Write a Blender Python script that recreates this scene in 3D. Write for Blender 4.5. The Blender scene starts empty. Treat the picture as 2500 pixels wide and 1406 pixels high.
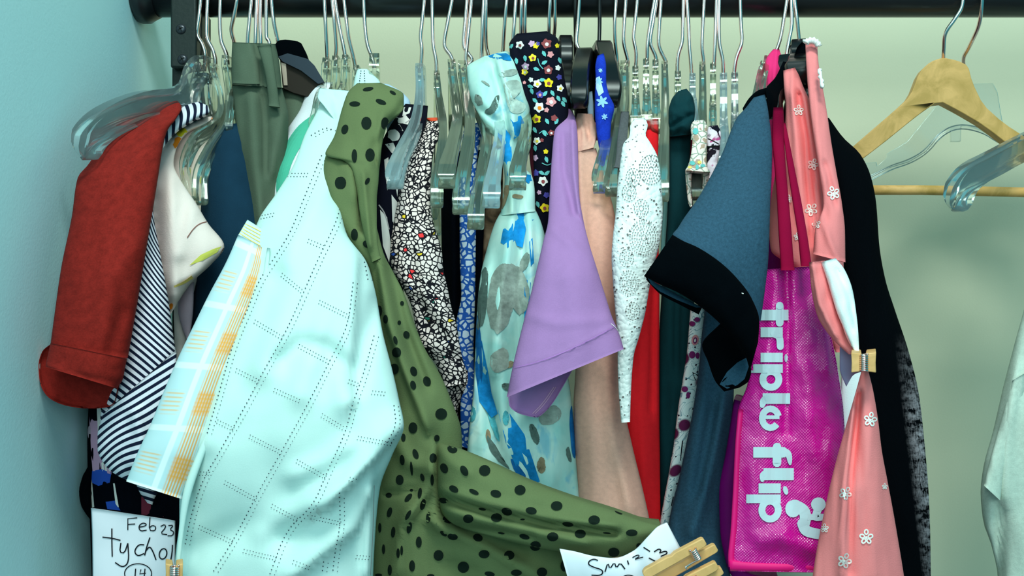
import bpy, math, random
import numpy as np
from mathutils import Matrix, Vector, noise
from mathutils.bvhtree import BVHTree

random.seed(7)
SC = bpy.context.scene
COL = SC.collection

# ------------------------------------------------------------------ camera
F, CX, CY, CAMY, CAMZ = 2500.0, 1250.0, 703.0, -1.0, 1.35
cam_d = bpy.data.cameras.new('camera')
cam_d.sensor_width = 36.0
cam_d.lens = 36.0
cam_d.clip_start = 0.02
cam = bpy.data.objects.new('camera', cam_d)
COL.objects.link(cam)
cam.location = (0, CAMY, CAMZ)
cam.rotation_euler = (math.pi / 2, 0, 0)
SC.camera = cam
CAM = Vector((0, CAMY, CAMZ))

# ------------------------------------------------------------------ light and exposure
SC.view_settings.view_transform = 'Standard'
SC.view_settings.look = 'None'
SC.view_settings.gamma = 1.0
SC.view_settings.exposure = 0.0
SC.view_settings.use_curve_mapping = False
SC.cycles.transparent_max_bounces = 64
SC.cycles.use_denoising = True
w = bpy.data.worlds.new('room_ambience')
SC.world = w
w.use_nodes = True
w.node_tree.nodes['Background'].inputs[0].default_value = (0.07, 0.64, 0.76, 1)
w.node_tree.nodes['Background'].inputs[1].default_value = 0.52


def area(name, loc, target, sx, sy, power, color):
    l = bpy.data.lights.new(name, 'AREA')
    l.shape = 'RECTANGLE'
    l.size, l.size_y = sx, sy
    l.energy = power
    l.color = color
    o = bpy.data.objects.new(name, l)
    COL.objects.link(o)
    o.location = loc
    o.rotation_euler = (Vector(target) - Vector(loc)).to_track_quat('-Z', 'Y').to_euler()
    return o


area('ceiling_light', (0.16, -1.35, 2.95), (0.0, 0.05, 1.35), 0.7, 0.45, 33.0, (0.80, 1.0, 0.93))
area('room_light', (0.1, -2.4, 1.95), (0.0, 0.0, 1.2), 1.6, 0.9, 24.0, (0.72, 1.0, 0.96))


def P(px, py, d):
    return Vector(((px - CX) / F * d, CAMY + d, CAMZ + (CY - py) / F * d))


# ------------------------------------------------------------------ materials
def s2l(c):
    c = c / 255.0
    return c / 12.92 if c <= 0.04045 else ((c + 0.055) / 1.055) ** 2.4


LIGHT = (0.62, 1.0, 0.95)   # colour of the room light on a white cloth


def alb(r, g, b, k=1.0):
    return tuple(min(0.92, s2l(v) / e * k) for v, e in zip((r, g, b), LIGHT)) + (1.0,)


class NT:
    def __init__(self, name):
        self.m = bpy.data.materials.new(name)
        self.m.use_nodes = True
        self.t = self.m.node_tree
        self.n = self.t.nodes
        self.b = self.n['Principled BSDF']
        self.out = self.n['Material Output']

    def add(self, typ, **kw):
        nd = self.n.new(typ)
        for k, v in kw.items():
            if k.startswith('i_'):
                nd.inputs[k[2:].replace('_', ' ')].default_value = v
            else:
                setattr(nd, k, v)
        return nd

    def link(self, a, b):
        self.t.links.new(a, b)

    def uv(self, sx=1.0, sy=1.0, rot=0.0):
        tc = self.add('ShaderNodeTexCoord')
        mp = self.add('ShaderNodeMapping')
        mp.inputs['Scale'].default_value = (sx, sy, 1)
        mp.inputs['Rotation'].default_value = (0, 0, rot)
        self.link(tc.outputs['UV'], mp.inputs[0])
        return mp.outputs[0]

    def obj(self, sx=1.0, sy=1.0, sz=1.0):
        tc = self.add('ShaderNodeTexCoord')
        mp = self.add('ShaderNodeMapping')
        mp.inputs['Scale'].default_value = (sx, sy, sz)
        self.link(tc.outputs['Object'], mp.inputs[0])
        return mp.outputs[0]

    def noise(self, vec, scale, detail=3.0, rough=0.5, dist=0.0):
        nd = self.add('ShaderNodeTexNoise')
        nd.inputs['Scale'].default_value = scale
        nd.inputs['Detail'].default_value = detail
        nd.inputs['Roughness'].default_value = rough
        nd.inputs['Distortion'].default_value = dist
        self.link(vec, nd.inputs['Vector'])
        return nd

    def voro(self, vec, scale, feature='F1', rnd=1.0):
        nd = self.add('ShaderNodeTexVoronoi', feature=feature)
        nd.inputs['Scale'].default_value = scale
        nd.inputs['Randomness'].default_value = rnd
        self.link(vec, nd.inputs['Vector'])
        return nd

    def math(self, op, a, b=None, clamp=False):
        nd = self.add('ShaderNodeMath', operation=op, use_clamp=clamp)
        for i, v in enumerate((a, b)):
            if v is None:
                continue
            if isinstance(v, (int, float)):
                nd.inputs[i].default_value = v
            else:
                self.link(v, nd.inputs[i])
        return nd.outputs[0]

    def ramp(self, fac, stops, interp='LINEAR'):
        nd = self.add('ShaderNodeValToRGB')
        cr = nd.color_ramp
        cr.interpolation = interp
        while len(cr.elements) < len(stops):
            cr.elements.new(0.5)
        for e, (p, c) in zip(cr.elements, stops):
            e.position = p
            e.color = c if len(c) == 4 else tuple(c) + (1,)
        self.link(fac, nd.inputs[0])
        return nd.outputs[0]

    def mix(self, fac, a, b, mode='MIX'):
        nd = self.add('ShaderNodeMix', data_type='RGBA', blend_type=mode)
        for key, v in ((0, fac), (6, a), (7, b)):
            if isinstance(v, (int, float)):
                nd.inputs[key].default_value = v
            elif isinstance(v, tuple):
                nd.inputs[key].default_value = v
            else:
                self.link(v, nd.inputs[key])
        return nd.outputs[2]

    def bump(self, h, strength=0.2, dist=0.002):
        nd = self.add('ShaderNodeBump')
        nd.inputs['Strength'].default_value = strength
        nd.inputs['Distance'].default_value = dist
        self.link(h, nd.inputs['Height'])
        self.link(nd.outputs[0], self.b.inputs['Normal'])

    def fin(self, color, rough=0.85, spec=0.15, metal=0.0):
        if isinstance(color, tuple):
            self.b.inputs['Base Color'].default_value = color
        else:
            self.link(color, self.b.inputs['Base Color'])
        self.b.inputs['Roughness'].default_value = rough
        self.b.inputs['Specular IOR Level'].default_value = spec
        self.b.inputs['Metallic'].default_value = metal
        return self.m


WHITE, BLACK = (1, 1, 1, 1), (0, 0, 0, 1)


def cloth(name, rgb, var=0.10, scale=60.0, rough=0.9, spec=0.1, bump=0.25, fine=900.0, k=1.0, sheen=0.0):
    t = NT(name)
    v = t.uv()
    n1 = t.noise(v, scale, 3.0, 0.6)
    n2 = t.noise(t.uv(1.0, 1.0), fine, 2.0, 0.7)
    c = alb(*rgb, k=k)
    f = t.math('ADD', t.math('MULTIPLY', n1.outputs[0], 0.6), t.math('MULTIPLY', n2.outputs[0], 0.4))
    lo = tuple(x * (1 - var) for x in c[:3]) + (1,)
    hi = tuple(min(0.95, x * (1 + var)) for x in c[:3]) + (1,)
    col = t.ramp(f, [(0.3, lo), (0.7, hi)])
    t.bump(n2.outputs[0], bump, 0.0008)
    if sheen:
        t.b.inputs['Sheen Weight'].default_value = sheen
    return t.fin(col, rough, spec)


def plain(name, rgb, rough=0.6, spec=0.3, metal=0.0, k=1.0):
    return NT(name).fin(alb(*rgb, k=k), rough, spec, metal)


def clear(name, tint, milk=0.0, milk_col=(0.7, 0.85, 0.9, 1), edge=0.55):
    t = NT(name)
    t.n.remove(t.b)
    lw = t.add('ShaderNodeLayerWeight')
    lw.inputs['Blend'].default_value = 0.35
    tr = t.add('ShaderNodeBsdfTransparent')
    dark = tuple(x * edge for x in tint[:3]) + (1,)
    cm = t.mix(lw.outputs['Facing'], tint, dark)
    t.link(cm, tr.inputs[0])
    gl = t.add('ShaderNodeBsdfGlossy')
    gl.inputs['Roughness'].default_value = 0.09
    gl.inputs['Color'].default_value = (0.95, 1, 1, 1)
    m1 = t.add('ShaderNodeMixShader')
    fr = t.add('ShaderNodeFresnel')
    fr.inputs['IOR'].default_value = 1.5
    t.link(t.math('MULTIPLY', fr.outputs[0], 1.0, True), m1.inputs[0])
    t.link(tr.outputs[0], m1.inputs[1])
    t.link(gl.outputs[0], m1.inputs[2])
    last = m1
    if milk:
        df = t.add('ShaderNodeBsdfDiffuse')
        df.inputs[0].default_value = milk_col
        tl = t.add('ShaderNodeBsdfTranslucent')
        tl.inputs[0].default_value = milk_col
        mm = t.add('ShaderNodeMixShader')
        mm.inputs[0].default_value = 0.4
        t.link(df.outputs[0], mm.inputs[1])
        t.link(tl.outputs[0], mm.inputs[2])
        m2 = t.add('ShaderNodeMixShader')
        m2.inputs[0].default_value = milk
        t.link(m1.outputs[0], m2.inputs[1])
        t.link(mm.outputs[0], m2.inputs[2])
        last = m2
    t.link(last.outputs[0], t.out.inputs[0])
    return t.m


M = {}


def mats():
    # room
    for nm, rgb in (('wall_blue', (158, 232, 232)), ('wall_cream', (176, 208, 176))):
        t = NT(nm)
        n = t.noise(t.obj(), 3.0, 4.0)
        f = t.noise(t.obj(), 420.0, 2.0)
        c = alb(*rgb)
        col = t.ramp(n.outputs[0], [(0.3, tuple(x * 0.95 for x in c[:3])), (0.7, c)])
        t.bump(f.outputs[0], 0.12, 0.001)
        M[nm] = t.fin(col, 0.75, 0.2)
    M['floor'] = cloth('grey_floor_carpet', (110, 115, 110))
    M['pipe'] = plain('black_painted_pipe', (16, 24, 26), 0.32, 0.5)
    t = NT('dark_green_black_steel')
    n = t.noise(t.obj(), 260.0, 2.0)
    t.bump(n.outputs[0], 0.3, 0.0006)
    M['post'] = t.fin(alb(15, 28, 24), 0.5, 0.4)
    M['screw'] = plain('dark_screw', (48, 62, 66), 0.35, 0.5, 0.6)
    M['chrome'] = plain('chrome_wire', (235, 240, 240), 0.16, 0.5, 1.0)
    M['chrome'].node_tree.nodes['Principled BSDF'].inputs['Base Color'].default_value = (0.92, 0.66, 0.62, 1)
    M['blackwire'] = plain('black_wire', (20, 22, 22), 0.25, 0.5, 0.3)
    M['clear'] = clear('clear_plastic', (0.97, 0.975, 0.93, 1), 0.045, (0.74, 0.78, 0.60, 1), 0.86)
    M['clear2'] = clear('clear_bluish_plastic', (0.97, 0.98, 0.98, 1), 0.06, (0.72, 0.82, 0.84, 1), 0.86)
    M['frost'] = clear('frosted_plastic', (0.92, 0.96, 0.97, 1), 0.17, (0.66, 0.75, 0.78, 1), 0.86)
    M['blackplastic'] = plain('black_plastic', (8, 11, 12), 0.28, 0.35)
    M['foam'] = cloth('grey_foam', (70, 86, 86), 0.2, 500)
    # wood
    for nm, a, b in (('wood', (150, 140, 70), (180, 166, 98)), ('pin', (176, 162, 98), (194, 180, 116))):
        t = NT('pale_' + nm)
        v = t.obj(1, 1, 1)
        n = t.noise(v, 38.0, 5.0, 0.6, 1.2)
        col = t.ramp(n.outputs[0], [(0.35, alb(*a)), (0.65, alb(*b))])
        M[nm] = t.fin(col, 0.5, 0.3)
    # plain cloths
    for nm, rgb, kw in (
        ('rust', (112, 33, 26), dict(var=0.32, scale=150, fine=700)),
        ('cream', (208, 220, 208), dict(var=0.03)),
        ('navy', (15, 50, 68), dict(var=0.12)),
        ('olive', (68, 96, 78), dict(var=0.12, scale=30)),
        ('whitetee', (190, 232, 232), dict(var=0.03)),
        ('shirt', (168, 230, 220), dict(var=0.02, bump=0.1)),
        ('shirtblue', (150, 214, 226), dict(var=0.03)),
        ('polka', (84, 114, 74), dict(var=0.10, scale=24)),
        ('blacknavy', (3, 8, 16), dict(var=0.2, spec=0.03)),
        ('lavender', (138, 120, 170), dict(var=0.04, scale=200)),
        ('beige', (186, 168, 146), dict(var=0.13, scale=240, fine=1800)),
        ('red', (250, 32, 40), dict(var=0.10, scale=200)),
        ('darkgreen', (8, 50, 54), dict(var=0.15)),
        ('aqua', (120, 214, 214), dict(var=0.05)),
        ('maroon', (150, 16, 82), dict(var=0.1)),
        ('hotpink', (232, 50, 116), dict(var=0.06)),
        ('greyblue', (38, 78, 96), dict(var=0.3, scale=420, fine=1100)),
        ('blackcloth', (2, 6, 9), dict(var=0.2, spec=0.02)),
        ('pink', (224, 132, 130), dict(var=0.05)),
        ('whitelining', (208, 246, 242), dict(var=0.03)),
        ('sage', (160, 206, 188), dict(var=0.14, scale=220)),
        ('mauve', (150, 158, 168), dict(var=0.05)),
        ('strapmag', (118, 4, 50), dict(var=0.06)),
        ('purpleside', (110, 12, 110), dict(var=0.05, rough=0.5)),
        ('darkbrown', (40, 44, 38), dict(var=0.2)),
        ('ink_blue', (30, 78, 170), dict(var=0.2)),
        ('skyblue', (150, 205, 222), dict(var=0.06)),
        ('floralbase', (8, 12, 26), dict(var=0.1)),
        ('blueflor', (20, 54, 170), dict(var=0.35, scale=120)),
    ):
        M[nm] = cloth(nm + '_cloth', rgb, **kw)
    M['blackcloth'].node_tree.nodes['Principled BSDF'].inputs['Roughness'].default_value = 1.0
    # flat print inks
    for nm, rgb in (
        ('dot', (14, 30, 22)), ('ink', (20, 28, 34)), ('stitch', (46, 62, 74)), ('yellow', (226, 206, 40)), ('orange', (236, 130, 30)),
        ('coral', (214, 92, 58)), ('leafgreen', (172, 206, 92)), ('palegold', (222, 208, 110)), ('p_white', (206, 232, 222)),
        ('p_teal', (86, 184, 178)), ('p_pink', (190, 150, 150)), ('p_brown', (120, 70, 70)), ('p_lilac', (172, 160, 186)),
        ('p_blue', (62, 70, 150)), ('p_lime', (206, 206, 60)), ('w_blue', (18, 130, 190)), ('w_deep', (16, 100, 160)), ('w_grey', (120, 156, 144)), ('w_mist', (140, 186, 172)),
        ('w_dark', (72, 108, 100)), ('w_brown', (120, 128, 100)), ('w_aqua', (70, 178, 186)), ('greenband', (64, 178, 146)), ('letter', (158, 214, 216)),
        ('eyelet', (232, 236, 226)), ('seam', (120, 96, 84)), ('purple', (104, 40, 100)), ('n_blue', (34, 84, 180)), ('redgrey', (96, 44, 60)),
        ('lightblue', (120, 190, 232)), ('greyprint', (150, 172, 170)), ('lacehole', (104, 124, 118)), ('lavseam', (150, 122, 190)),
    ):
        M[nm] = plain('print_' + nm, rgb, 0.85, 0.1)
    for nm, rgb in (('w_blue', (18, 130, 190)), ('w_deep', (16, 100, 160)), ('w_grey', (120, 156, 144)), ('w_mist', (140, 186, 172)), ('w_dark', (72, 108, 100)), ('w_brown', (120, 128, 100)), ('w_aqua', (70, 178, 186))):
        M[nm] = cloth('wash_' + nm[2:], rgb, var=0.5, scale=38, fine=160, bump=0.0)
    M['paper'] = plain('white_paper', (196, 236, 242), 0.8, 0.15)
    M['ticket'] = plain('blue_grey_paper', (132, 150, 182), 0.8, 0.15)

    # striped jersey: uv.x carries the stripe count along the cloth
    t = NT('navy_white_stripe')
    sep = t.add('ShaderNodeSeparateXYZ')
    t.link(t.uv(), sep.inputs[0])
    fr = t.math('FRACT', sep.outputs[0])
    col = t.ramp(fr, [(0.0, alb(16, 28, 50)), (0.42, alb(16, 28, 50)), (0.47, alb(186, 222, 228)), (0.95, alb(186, 222, 228)), (1.0, alb(16, 28, 50))])
    M['stripe'] = t.fin(col, 0.9, 0.1)

    def cobble(name, cell, edgec, cellc, thr, accents):
        t = NT(name)
        v = t.uv()
        dn = t.noise(v, cell * 0.7, 2.0)
        vm = t.add('ShaderNodeVectorMath', operation='MULTIPLY_ADD')
        t.link(dn.outputs['Color'], vm.inputs[0])
        vm.inputs[1].default_value = (0.5 / cell,) * 3
        t.link(v, vm.inputs[2])
        ed = t.voro(vm.outputs[0], cell, 'DISTANCE_TO_EDGE')
        f1 = t.voro(vm.outputs[0], cell, 'F1')
        sep = t.add('ShaderNodeSeparateColor')
        t.link(f1.outputs['Color'], sep.inputs[0])
        c = cellc
        for lo, cc in accents:
            g = t.math('MULTIPLY', t.math('GREATER_THAN', sep.outputs[0], lo), t.math('LESS_THAN', sep.outputs[0], lo + 0.006))
            c = t.mix(g, c, cc)
        e = t.ramp(ed.outputs['Distance'], [(thr, BLACK), (thr + 0.04, WHITE)])
        return t.fin(t.mix(e, edgec, c), 0.85, 0.12)

    M['cobble'] = cobble('pebble_print', 285, alb(14, 18, 24), alb(196, 214, 204), 0.10,
                         [(0.93, alb(40, 90, 180)), (0.95, alb(210, 60, 60)), (0.97, alb(30, 120, 100)), (0.985, alb(220, 200, 50))])
    M['cobbleblue'] = cobble('blue_pebble_print', 190, alb(26, 84, 166), alb(168, 212, 226), 0.12, [])
    # watercolour silk
    t = NT('watercolour_silk')
    v = t.uv(1, 0.6)
    n1 = t.noise(v, 26, 4, 0.55, 0.8)
    n2 = t.noise(v, 14, 4, 0.6, 1.0)
    n3 = t.noise(t.uv(1.3, 0.8), 20, 4, 0.6, 1.2)
    base = t.ramp(n1.outputs[0], [(0.3, alb(120, 206, 196)), (0.6, alb(164, 228, 214))])
    g = t.ramp(n2.outputs[0], [(0.54, BLACK), (0.62, WHITE)])
    col = t.mix(t.math('MULTIPLY', g, 0.55), base, alb(112, 168, 156))
    col = t.mix(t.math('MULTIPLY', t.ramp(n3.outputs[0], [(0.58, BLACK), (0.66, WHITE)]), 0.6), col, alb(70, 176, 200))
    M['water'] = t.fin(col, 0.45, 0.35)
    # crochet lace over a taupe lining
    t = NT('white_lace')
    v = t.uv()
    v1 = t.voro(v, 300, 'F1')
    v2 = t.voro(v, 22, 'F1', 0.6)
    rings = t.math('ABSOLUTE', t.math('SINE', t.math('MULTIPLY', v2.outputs['Distance'], 42.0)))
    big = t.noise(v, 60, 2)
    thr = t.math('ADD', t.math('MULTIPLY', rings, 0.24), t.math('MULTIPLY', big.outputs[0], 0.34))
    hole = t.math('LESS_THAN', v1.outputs['Distance'], t.math('SUBTRACT', thr, 0.13))
    col = t.mix(hole, alb(206, 244, 236), alb(96, 112, 108))
    t.bump(v1.outputs['Distance'], 0.6, 0.0015)
    M['lace'] = t.fin(col, 0.9, 0.1)
    # white shirt's plaid facing: u across 0..1, v along
    t = NT('orange_plaid')
    sep = t.add('ShaderNodeSeparateXYZ')
    t.link(t.uv(), sep.inputs[0])
    u, v = sep.outputs[0], sep.outputs[1]
    vfine = t.ramp(t.math('FRACT', t.math('MULTIPLY', u, 20)), [(0.2, BLACK), (0.4, WHITE), (0.75, WHITE), (0.95, BLACK)])
    vband = t.ramp(u, [(0.60, BLACK), (0.66, WHITE), (0.90, WHITE), (0.94, BLACK)])
    hfr = t.math('FRACT', t.math('MULTIPLY', v, 22.0))
    hband = t.ramp(hfr, [(0.50, BLACK), (0.56, WHITE), (0.86, WHITE), (0.92, BLACK)])
    hfine = t.ramp(t.math('FRACT', t.math('MULTIPLY', v, 330)), [(0.2, BLACK), (0.5, WHITE), (0.9, BLACK)])
    of = t.math('MULTIPLY', vband, vfine)
    oh = t.math('MULTIPLY', t.math('MULTIPLY', hband, hfine), t.ramp(u, [(0.02, BLACK), (0.1, WHITE), (0.34, WHITE), (0.42, BLACK), (0.58, BLACK), (0.7, WHITE)]))
    wb = t.math('MAXIMUM', t.ramp(hfr, [(0.06, BLACK), (0.08, WHITE), (0.16, WHITE), (0.18, BLACK)]), t.ramp(u, [(0.42, BLACK), (0.44, WHITE), (0.52, WHITE), (0.54, BLACK)]))
    c = t.mix(t.math('MULTIPLY', wb, 0.7), alb(162, 222, 222), alb(212, 246, 240))
    c = t.mix(t.math('MULTIPLY', of, 0.85), c, alb(226, 158, 52))
    c = t.mix(t.math('MULTIPLY', oh, 0.7), c, alb(226, 172, 70))
    c = t.mix(t.math('MULTIPLY', t.math('MULTIPLY', vband, hband), 0.5), c, alb(226, 158, 54))
    M['plaid'] = t.fin(c, 0.9, 0.1)
    # paisley cotton
    t = NT('paisley_cotton')
    v = t.uv()
    n = t.noise(v, 42, 2, 0.5, 1.4)
    wv = t.math('FRACT', t.math('MULTIPLY', n.outputs[0], 9.0))
    lines = t.ramp(wv, [(0.0, BLACK), (0.22, WHITE), (1.0, WHITE)])
    vv = t.voro(v, 46)
    c = t.mix(lines, alb(40, 130, 150), alb(196, 246, 246))
    c = t.mix(t.ramp(vv.outputs['Distance'], [(0.22, WHITE), (0.30, BLACK)]), c, alb(84, 34, 74))
    v3 = t.voro(v, 190)
    c = t.mix(t.ramp(v3.outputs['Distance'], [(0.14, WHITE), (0.2, BLACK)]), c, alb(30, 26, 46))
    M['paisley'] = t.fin(c, 0.9, 0.1)
    # small cream floral
    t = NT('cream_floral')
    v = t.uv()
    v1 = t.voro(v, 130)
    v2 = t.voro(v, 130, 'DISTANCE_TO_EDGE')
    n = t.noise(v, 260, 2)
    c = t.mix(t.math('LESS_THAN', v1.outputs['Distance'], t.math('MULTIPLY', n.outputs[0], 0.75)), alb(206, 220, 206), alb(150, 152, 130))
    c = t.mix(t.ramp(v2.outputs['Distance'], [(0.02, WHITE), (0.07, BLACK)]), c, alb(110, 150, 130))
    M['creamflor'] = t.fin(c, 0.9, 0.1)
    # black and white print
    t = NT('black_white_floral')
    v = t.uv()
    n = t.noise(v, 70, 2, 0.5, 1.0)
    c = t.ramp(n.outputs[0], [(0.44, alb(24, 24, 34)), (0.48, alb(190, 214, 220)), (0.62, alb(190, 214, 220)), (0.66, alb(150, 80, 130))])
    M['bwflor'] = t.fin(c, 0.85, 0.1)
    # brown animal print
    t = NT('brown_blotch')
    n = t.noise(t.uv(), 40, 3, 0.6, 0.5)
    M['brown'] = t.fin(t.ramp(n.outputs[0], [(0.38, alb(22, 26, 24)), (0.5, alb(88, 82, 62)), (0.62, alb(130, 128, 104))]), 0.9, 0.1)
    # knit with a marled grey side: uv = (0..1 across, metres down)
    t = NT('black_marl_knit')
    sep = t.add('ShaderNodeSeparateXYZ')
    t.link(t.uv(), sep.inputs[0])
    vec = t.uv(6.0, 120.0)
    n = t.noise(vec, 1.0, 3.0, 0.7)
    n2 = t.noise(t.uv(60.0, 160.0), 1.0, 3.0, 0.7)
    side = t.ramp(sep.outputs[0], [(0.46, BLACK), (0.66, WHITE)])
    down = t.ramp(t.math('MULTIPLY', sep.outputs[1], 1.0), [(0.20, BLACK), (0.27, WHITE)])
    f = t.math('MULTIPLY', t.math('MULTIPLY', side, down), t.ramp(t.math('ADD', t.math('MULTIPLY', n.outputs[0], 0.6), t.math('MULTIPLY', n2.outputs[0], 0.4)), [(0.44, BLACK), (0.60, WHITE)]))
    t.bump(n2.outputs[0], 0.5, 0.002)
    M['knit'] = t.fin(t.mix(f, alb(3, 7, 10), alb(150, 168, 170)), 0.95, 0.02)
    # shiny woven shopping bag
    t = NT('magenta_woven_plastic')
    a = t.math('SINE', t.add('ShaderNodeSeparateXYZ').outputs[0])
    sp = t.add('ShaderNodeSeparateXYZ')
    t.link(t.uv(2600, 2600, 0.0), sp.inputs[0])
    wv = t.math('MULTIPLY', t.math('SINE', sp.outputs[0]), t.math('SINE', sp.outputs[1]))
    cr = t.noise(t.uv(), 26, 3, 0.6)
    h = t.math('ADD', t.math('MULTIPLY', wv, 0.10), t.math('MULTIPLY', cr.outputs[0], 3.4))
    t.bump(h, 1.0, 0.0016)
    M['bag'] = t.fin(alb(170, 8, 140), 0.13, 0.7)
    M['bagedge'] = plain('magenta_edging', (206, 22, 122), 0.45, 0.3)


mats()


# ------------------------------------------------------------------ scene helpers
def tag(o, label, cat, group=None):
    o['label'] = label
    o['category'] = cat
    if group:
        o['group'] = group
    return o


def structure(o):
    o['kind'] = 'structure'
    return o


def mesh_obj(name, verts, faces, mats_, parent=None, mi=None, uvs=None, smooth=True, merge=False):
    me = bpy.data.meshes.new(name)
    me.from_pydata([tuple(v) for v in verts], [], faces)
    for m_ in mats_:
        me.materials.append(m_)
    if mi is not None:
        me.polygons.foreach_set('material_index', mi)
    if uvs is not None:
        lay = me.uv_layers.new(name='UVMap')
        idx = np.empty(len(me.loops), dtype=np.int32)
        me.loops.foreach_get('vertex_index', idx)
        lay.data.foreach_set('uv', np.asarray(uvs, dtype=np.float32)[idx].ravel())
    if smooth:
        me.polygons.foreach_set('use_smooth', [True] * len(me.polygons))
    me.update()
    o = bpy.data.objects.new(name, me)
    COL.objects.link(o)
    if parent is not None:
        o.parent = parent
        o.matrix_parent_inverse = Matrix.Translation(-parent.location)
    return o


def empty(name, loc):
    o = bpy.data.objects.new(name, None)
    COL.objects.link(o)
    o.location = loc
    o.empty_display_size = 0.03
    return o


def pchip(t, y, q):
    t, y = np.asarray(t, float), np.asarray(y, float)
    if len(t) == 2:
        return np.interp(q, t, y)
    h = np.diff(t)
    dl = np.diff(y) / h
    m = np.zeros(len(t))
    for i in range(1, len(t) - 1):
        if dl[i - 1] * dl[i] > 0:
            w1, w2 = 2 * h[i] + h[i - 1], h[i] + 2 * h[i - 1]
            m[i] = (w1 + w2) / (w1 / dl[i - 1] + w2 / dl[i])
    m[0], m[-1] = dl[0], dl[-1]
    k = np.clip(np.searchsorted(t, q) - 1, 0, len(h) - 1)
    x = (q - t[k]) / h[k]
    return (y[k] * (1 + 2 * x) * (1 - x) ** 2 + h[k] * m[k] * x * (1 - x) ** 2 + y[k + 1] * x * x * (3 - 2 * x) + h[k] * m[k + 1] * x * x * (x - 1))


def smooth_line(pts, it=2):
    p = [tuple(a) for a in pts]
    for _ in range(it):
        q = [p[0]]
        for a, b in zip(p, p[1:]):
            q.append((a[0] * .75 + b[0] * .25, a[1] * .75 + b[1] * .25))
            q.append((a[0] * .25 + b[0] * .75, a[1] * .25 + b[1] * .75))
        q.append(p[-1])
        p = q
    return p


def line_dist(X, Y, pts):
    """distance to a polyline, and the signed side"""
    best = np.full(X.shape, 1e9)
    side = np.zeros(X.shape)
    for (x0, y0), (x1, y1) in zip(pts, pts[1:]):
        dx, dy = x1 - x0, y1 - y0
        l2 = dx * dx + dy * dy + 1e-9
        t = np.clip(((X - x0) * dx + (Y - y0) * dy) / l2, 0, 1)
        d = np.hypot(X - x0 - t * dx, Y - y0 - t * dy)
        s = np.sign((X - x0) * dy - (Y - y0) * dx)
        up = d < best
        best = np.where(up, d, best)
        side = np.where(up, s, side)
    return best, side


def ell(cx, cy, rx, ry, rot=0.0, n=14, jit=0.0):
    a = math.radians(rot)
    out = []
    for i in range(n):
        th = 2 * math.pi * i / n
        k = 1 + random.uniform(-jit, jit)
        x, y = rx * math.cos(th) * k, ry * math.sin(th) * k
        out.append((cx + x * math.cos(a) - y * math.sin(a), cy + x * math.sin(a) + y * math.cos(a)))
    return out


def ribbon(pts, w, it=2, closed=False):
    """quads along a smoothed line; w a width or a (start, end) pair"""
    p = smooth_line(pts, it) if not closed else list(pts) + [pts[0]]
    n = len(p)
    w0, w1 = w if isinstance(w, tuple) else (w, w)
    L, R = [], []
    for i in range(n):
        a, b = p[max(0, i - 1)], p[min(n - 1, i + 1)]
        if closed and i in (0, n - 1):
            a, b = p[n - 2], p[1]
        dx, dy = b[0] - a[0], b[1] - a[1]
        l = math.hypot(dx, dy) or 1.0
        ww = (w0 + (w1 - w0) * i / (n - 1)) / 2
        L.append((p[i][0] - dy / l * ww, p[i][1] + dx / l * ww))
        R.append((p[i][0] + dy / l * ww, p[i][1] - dx / l * ww))
    return [[L[i], R[i], R[i + 1], L[i + 1]] for i in range(n - 1)]


def seg_ribbon(pts, w, it=2):
    """stroke with round ends"""
    q = ribbon(pts, w, it)
    w0, w1 = w if isinstance(w, tuple) else (w, w)
    return q + [ell(pts[0][0], pts[0][1], w0 / 2, w0 / 2, 0, 10), ell(pts[-1][0], pts[-1][1], w1 / 2, w1 / 2, 0, 10)]


def blob(poly, it=2):
    """soft-cornered closed patch"""
    p = list(poly)
    for _ in range(it):
        q = []
        for a, b in zip(p, p[1:] + p[:1]):
            q += [(a[0] * .75 + b[0] * .25, a[1] * .75 + b[1] * .25), (a[0] * .25 + b[0] * .75, a[1] * .25 + b[1] * .75)]
        p = q
    return [(x + random.uniform(-.8, .8), y + random.uniform(-.8, .8)) for x, y in p]


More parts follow.
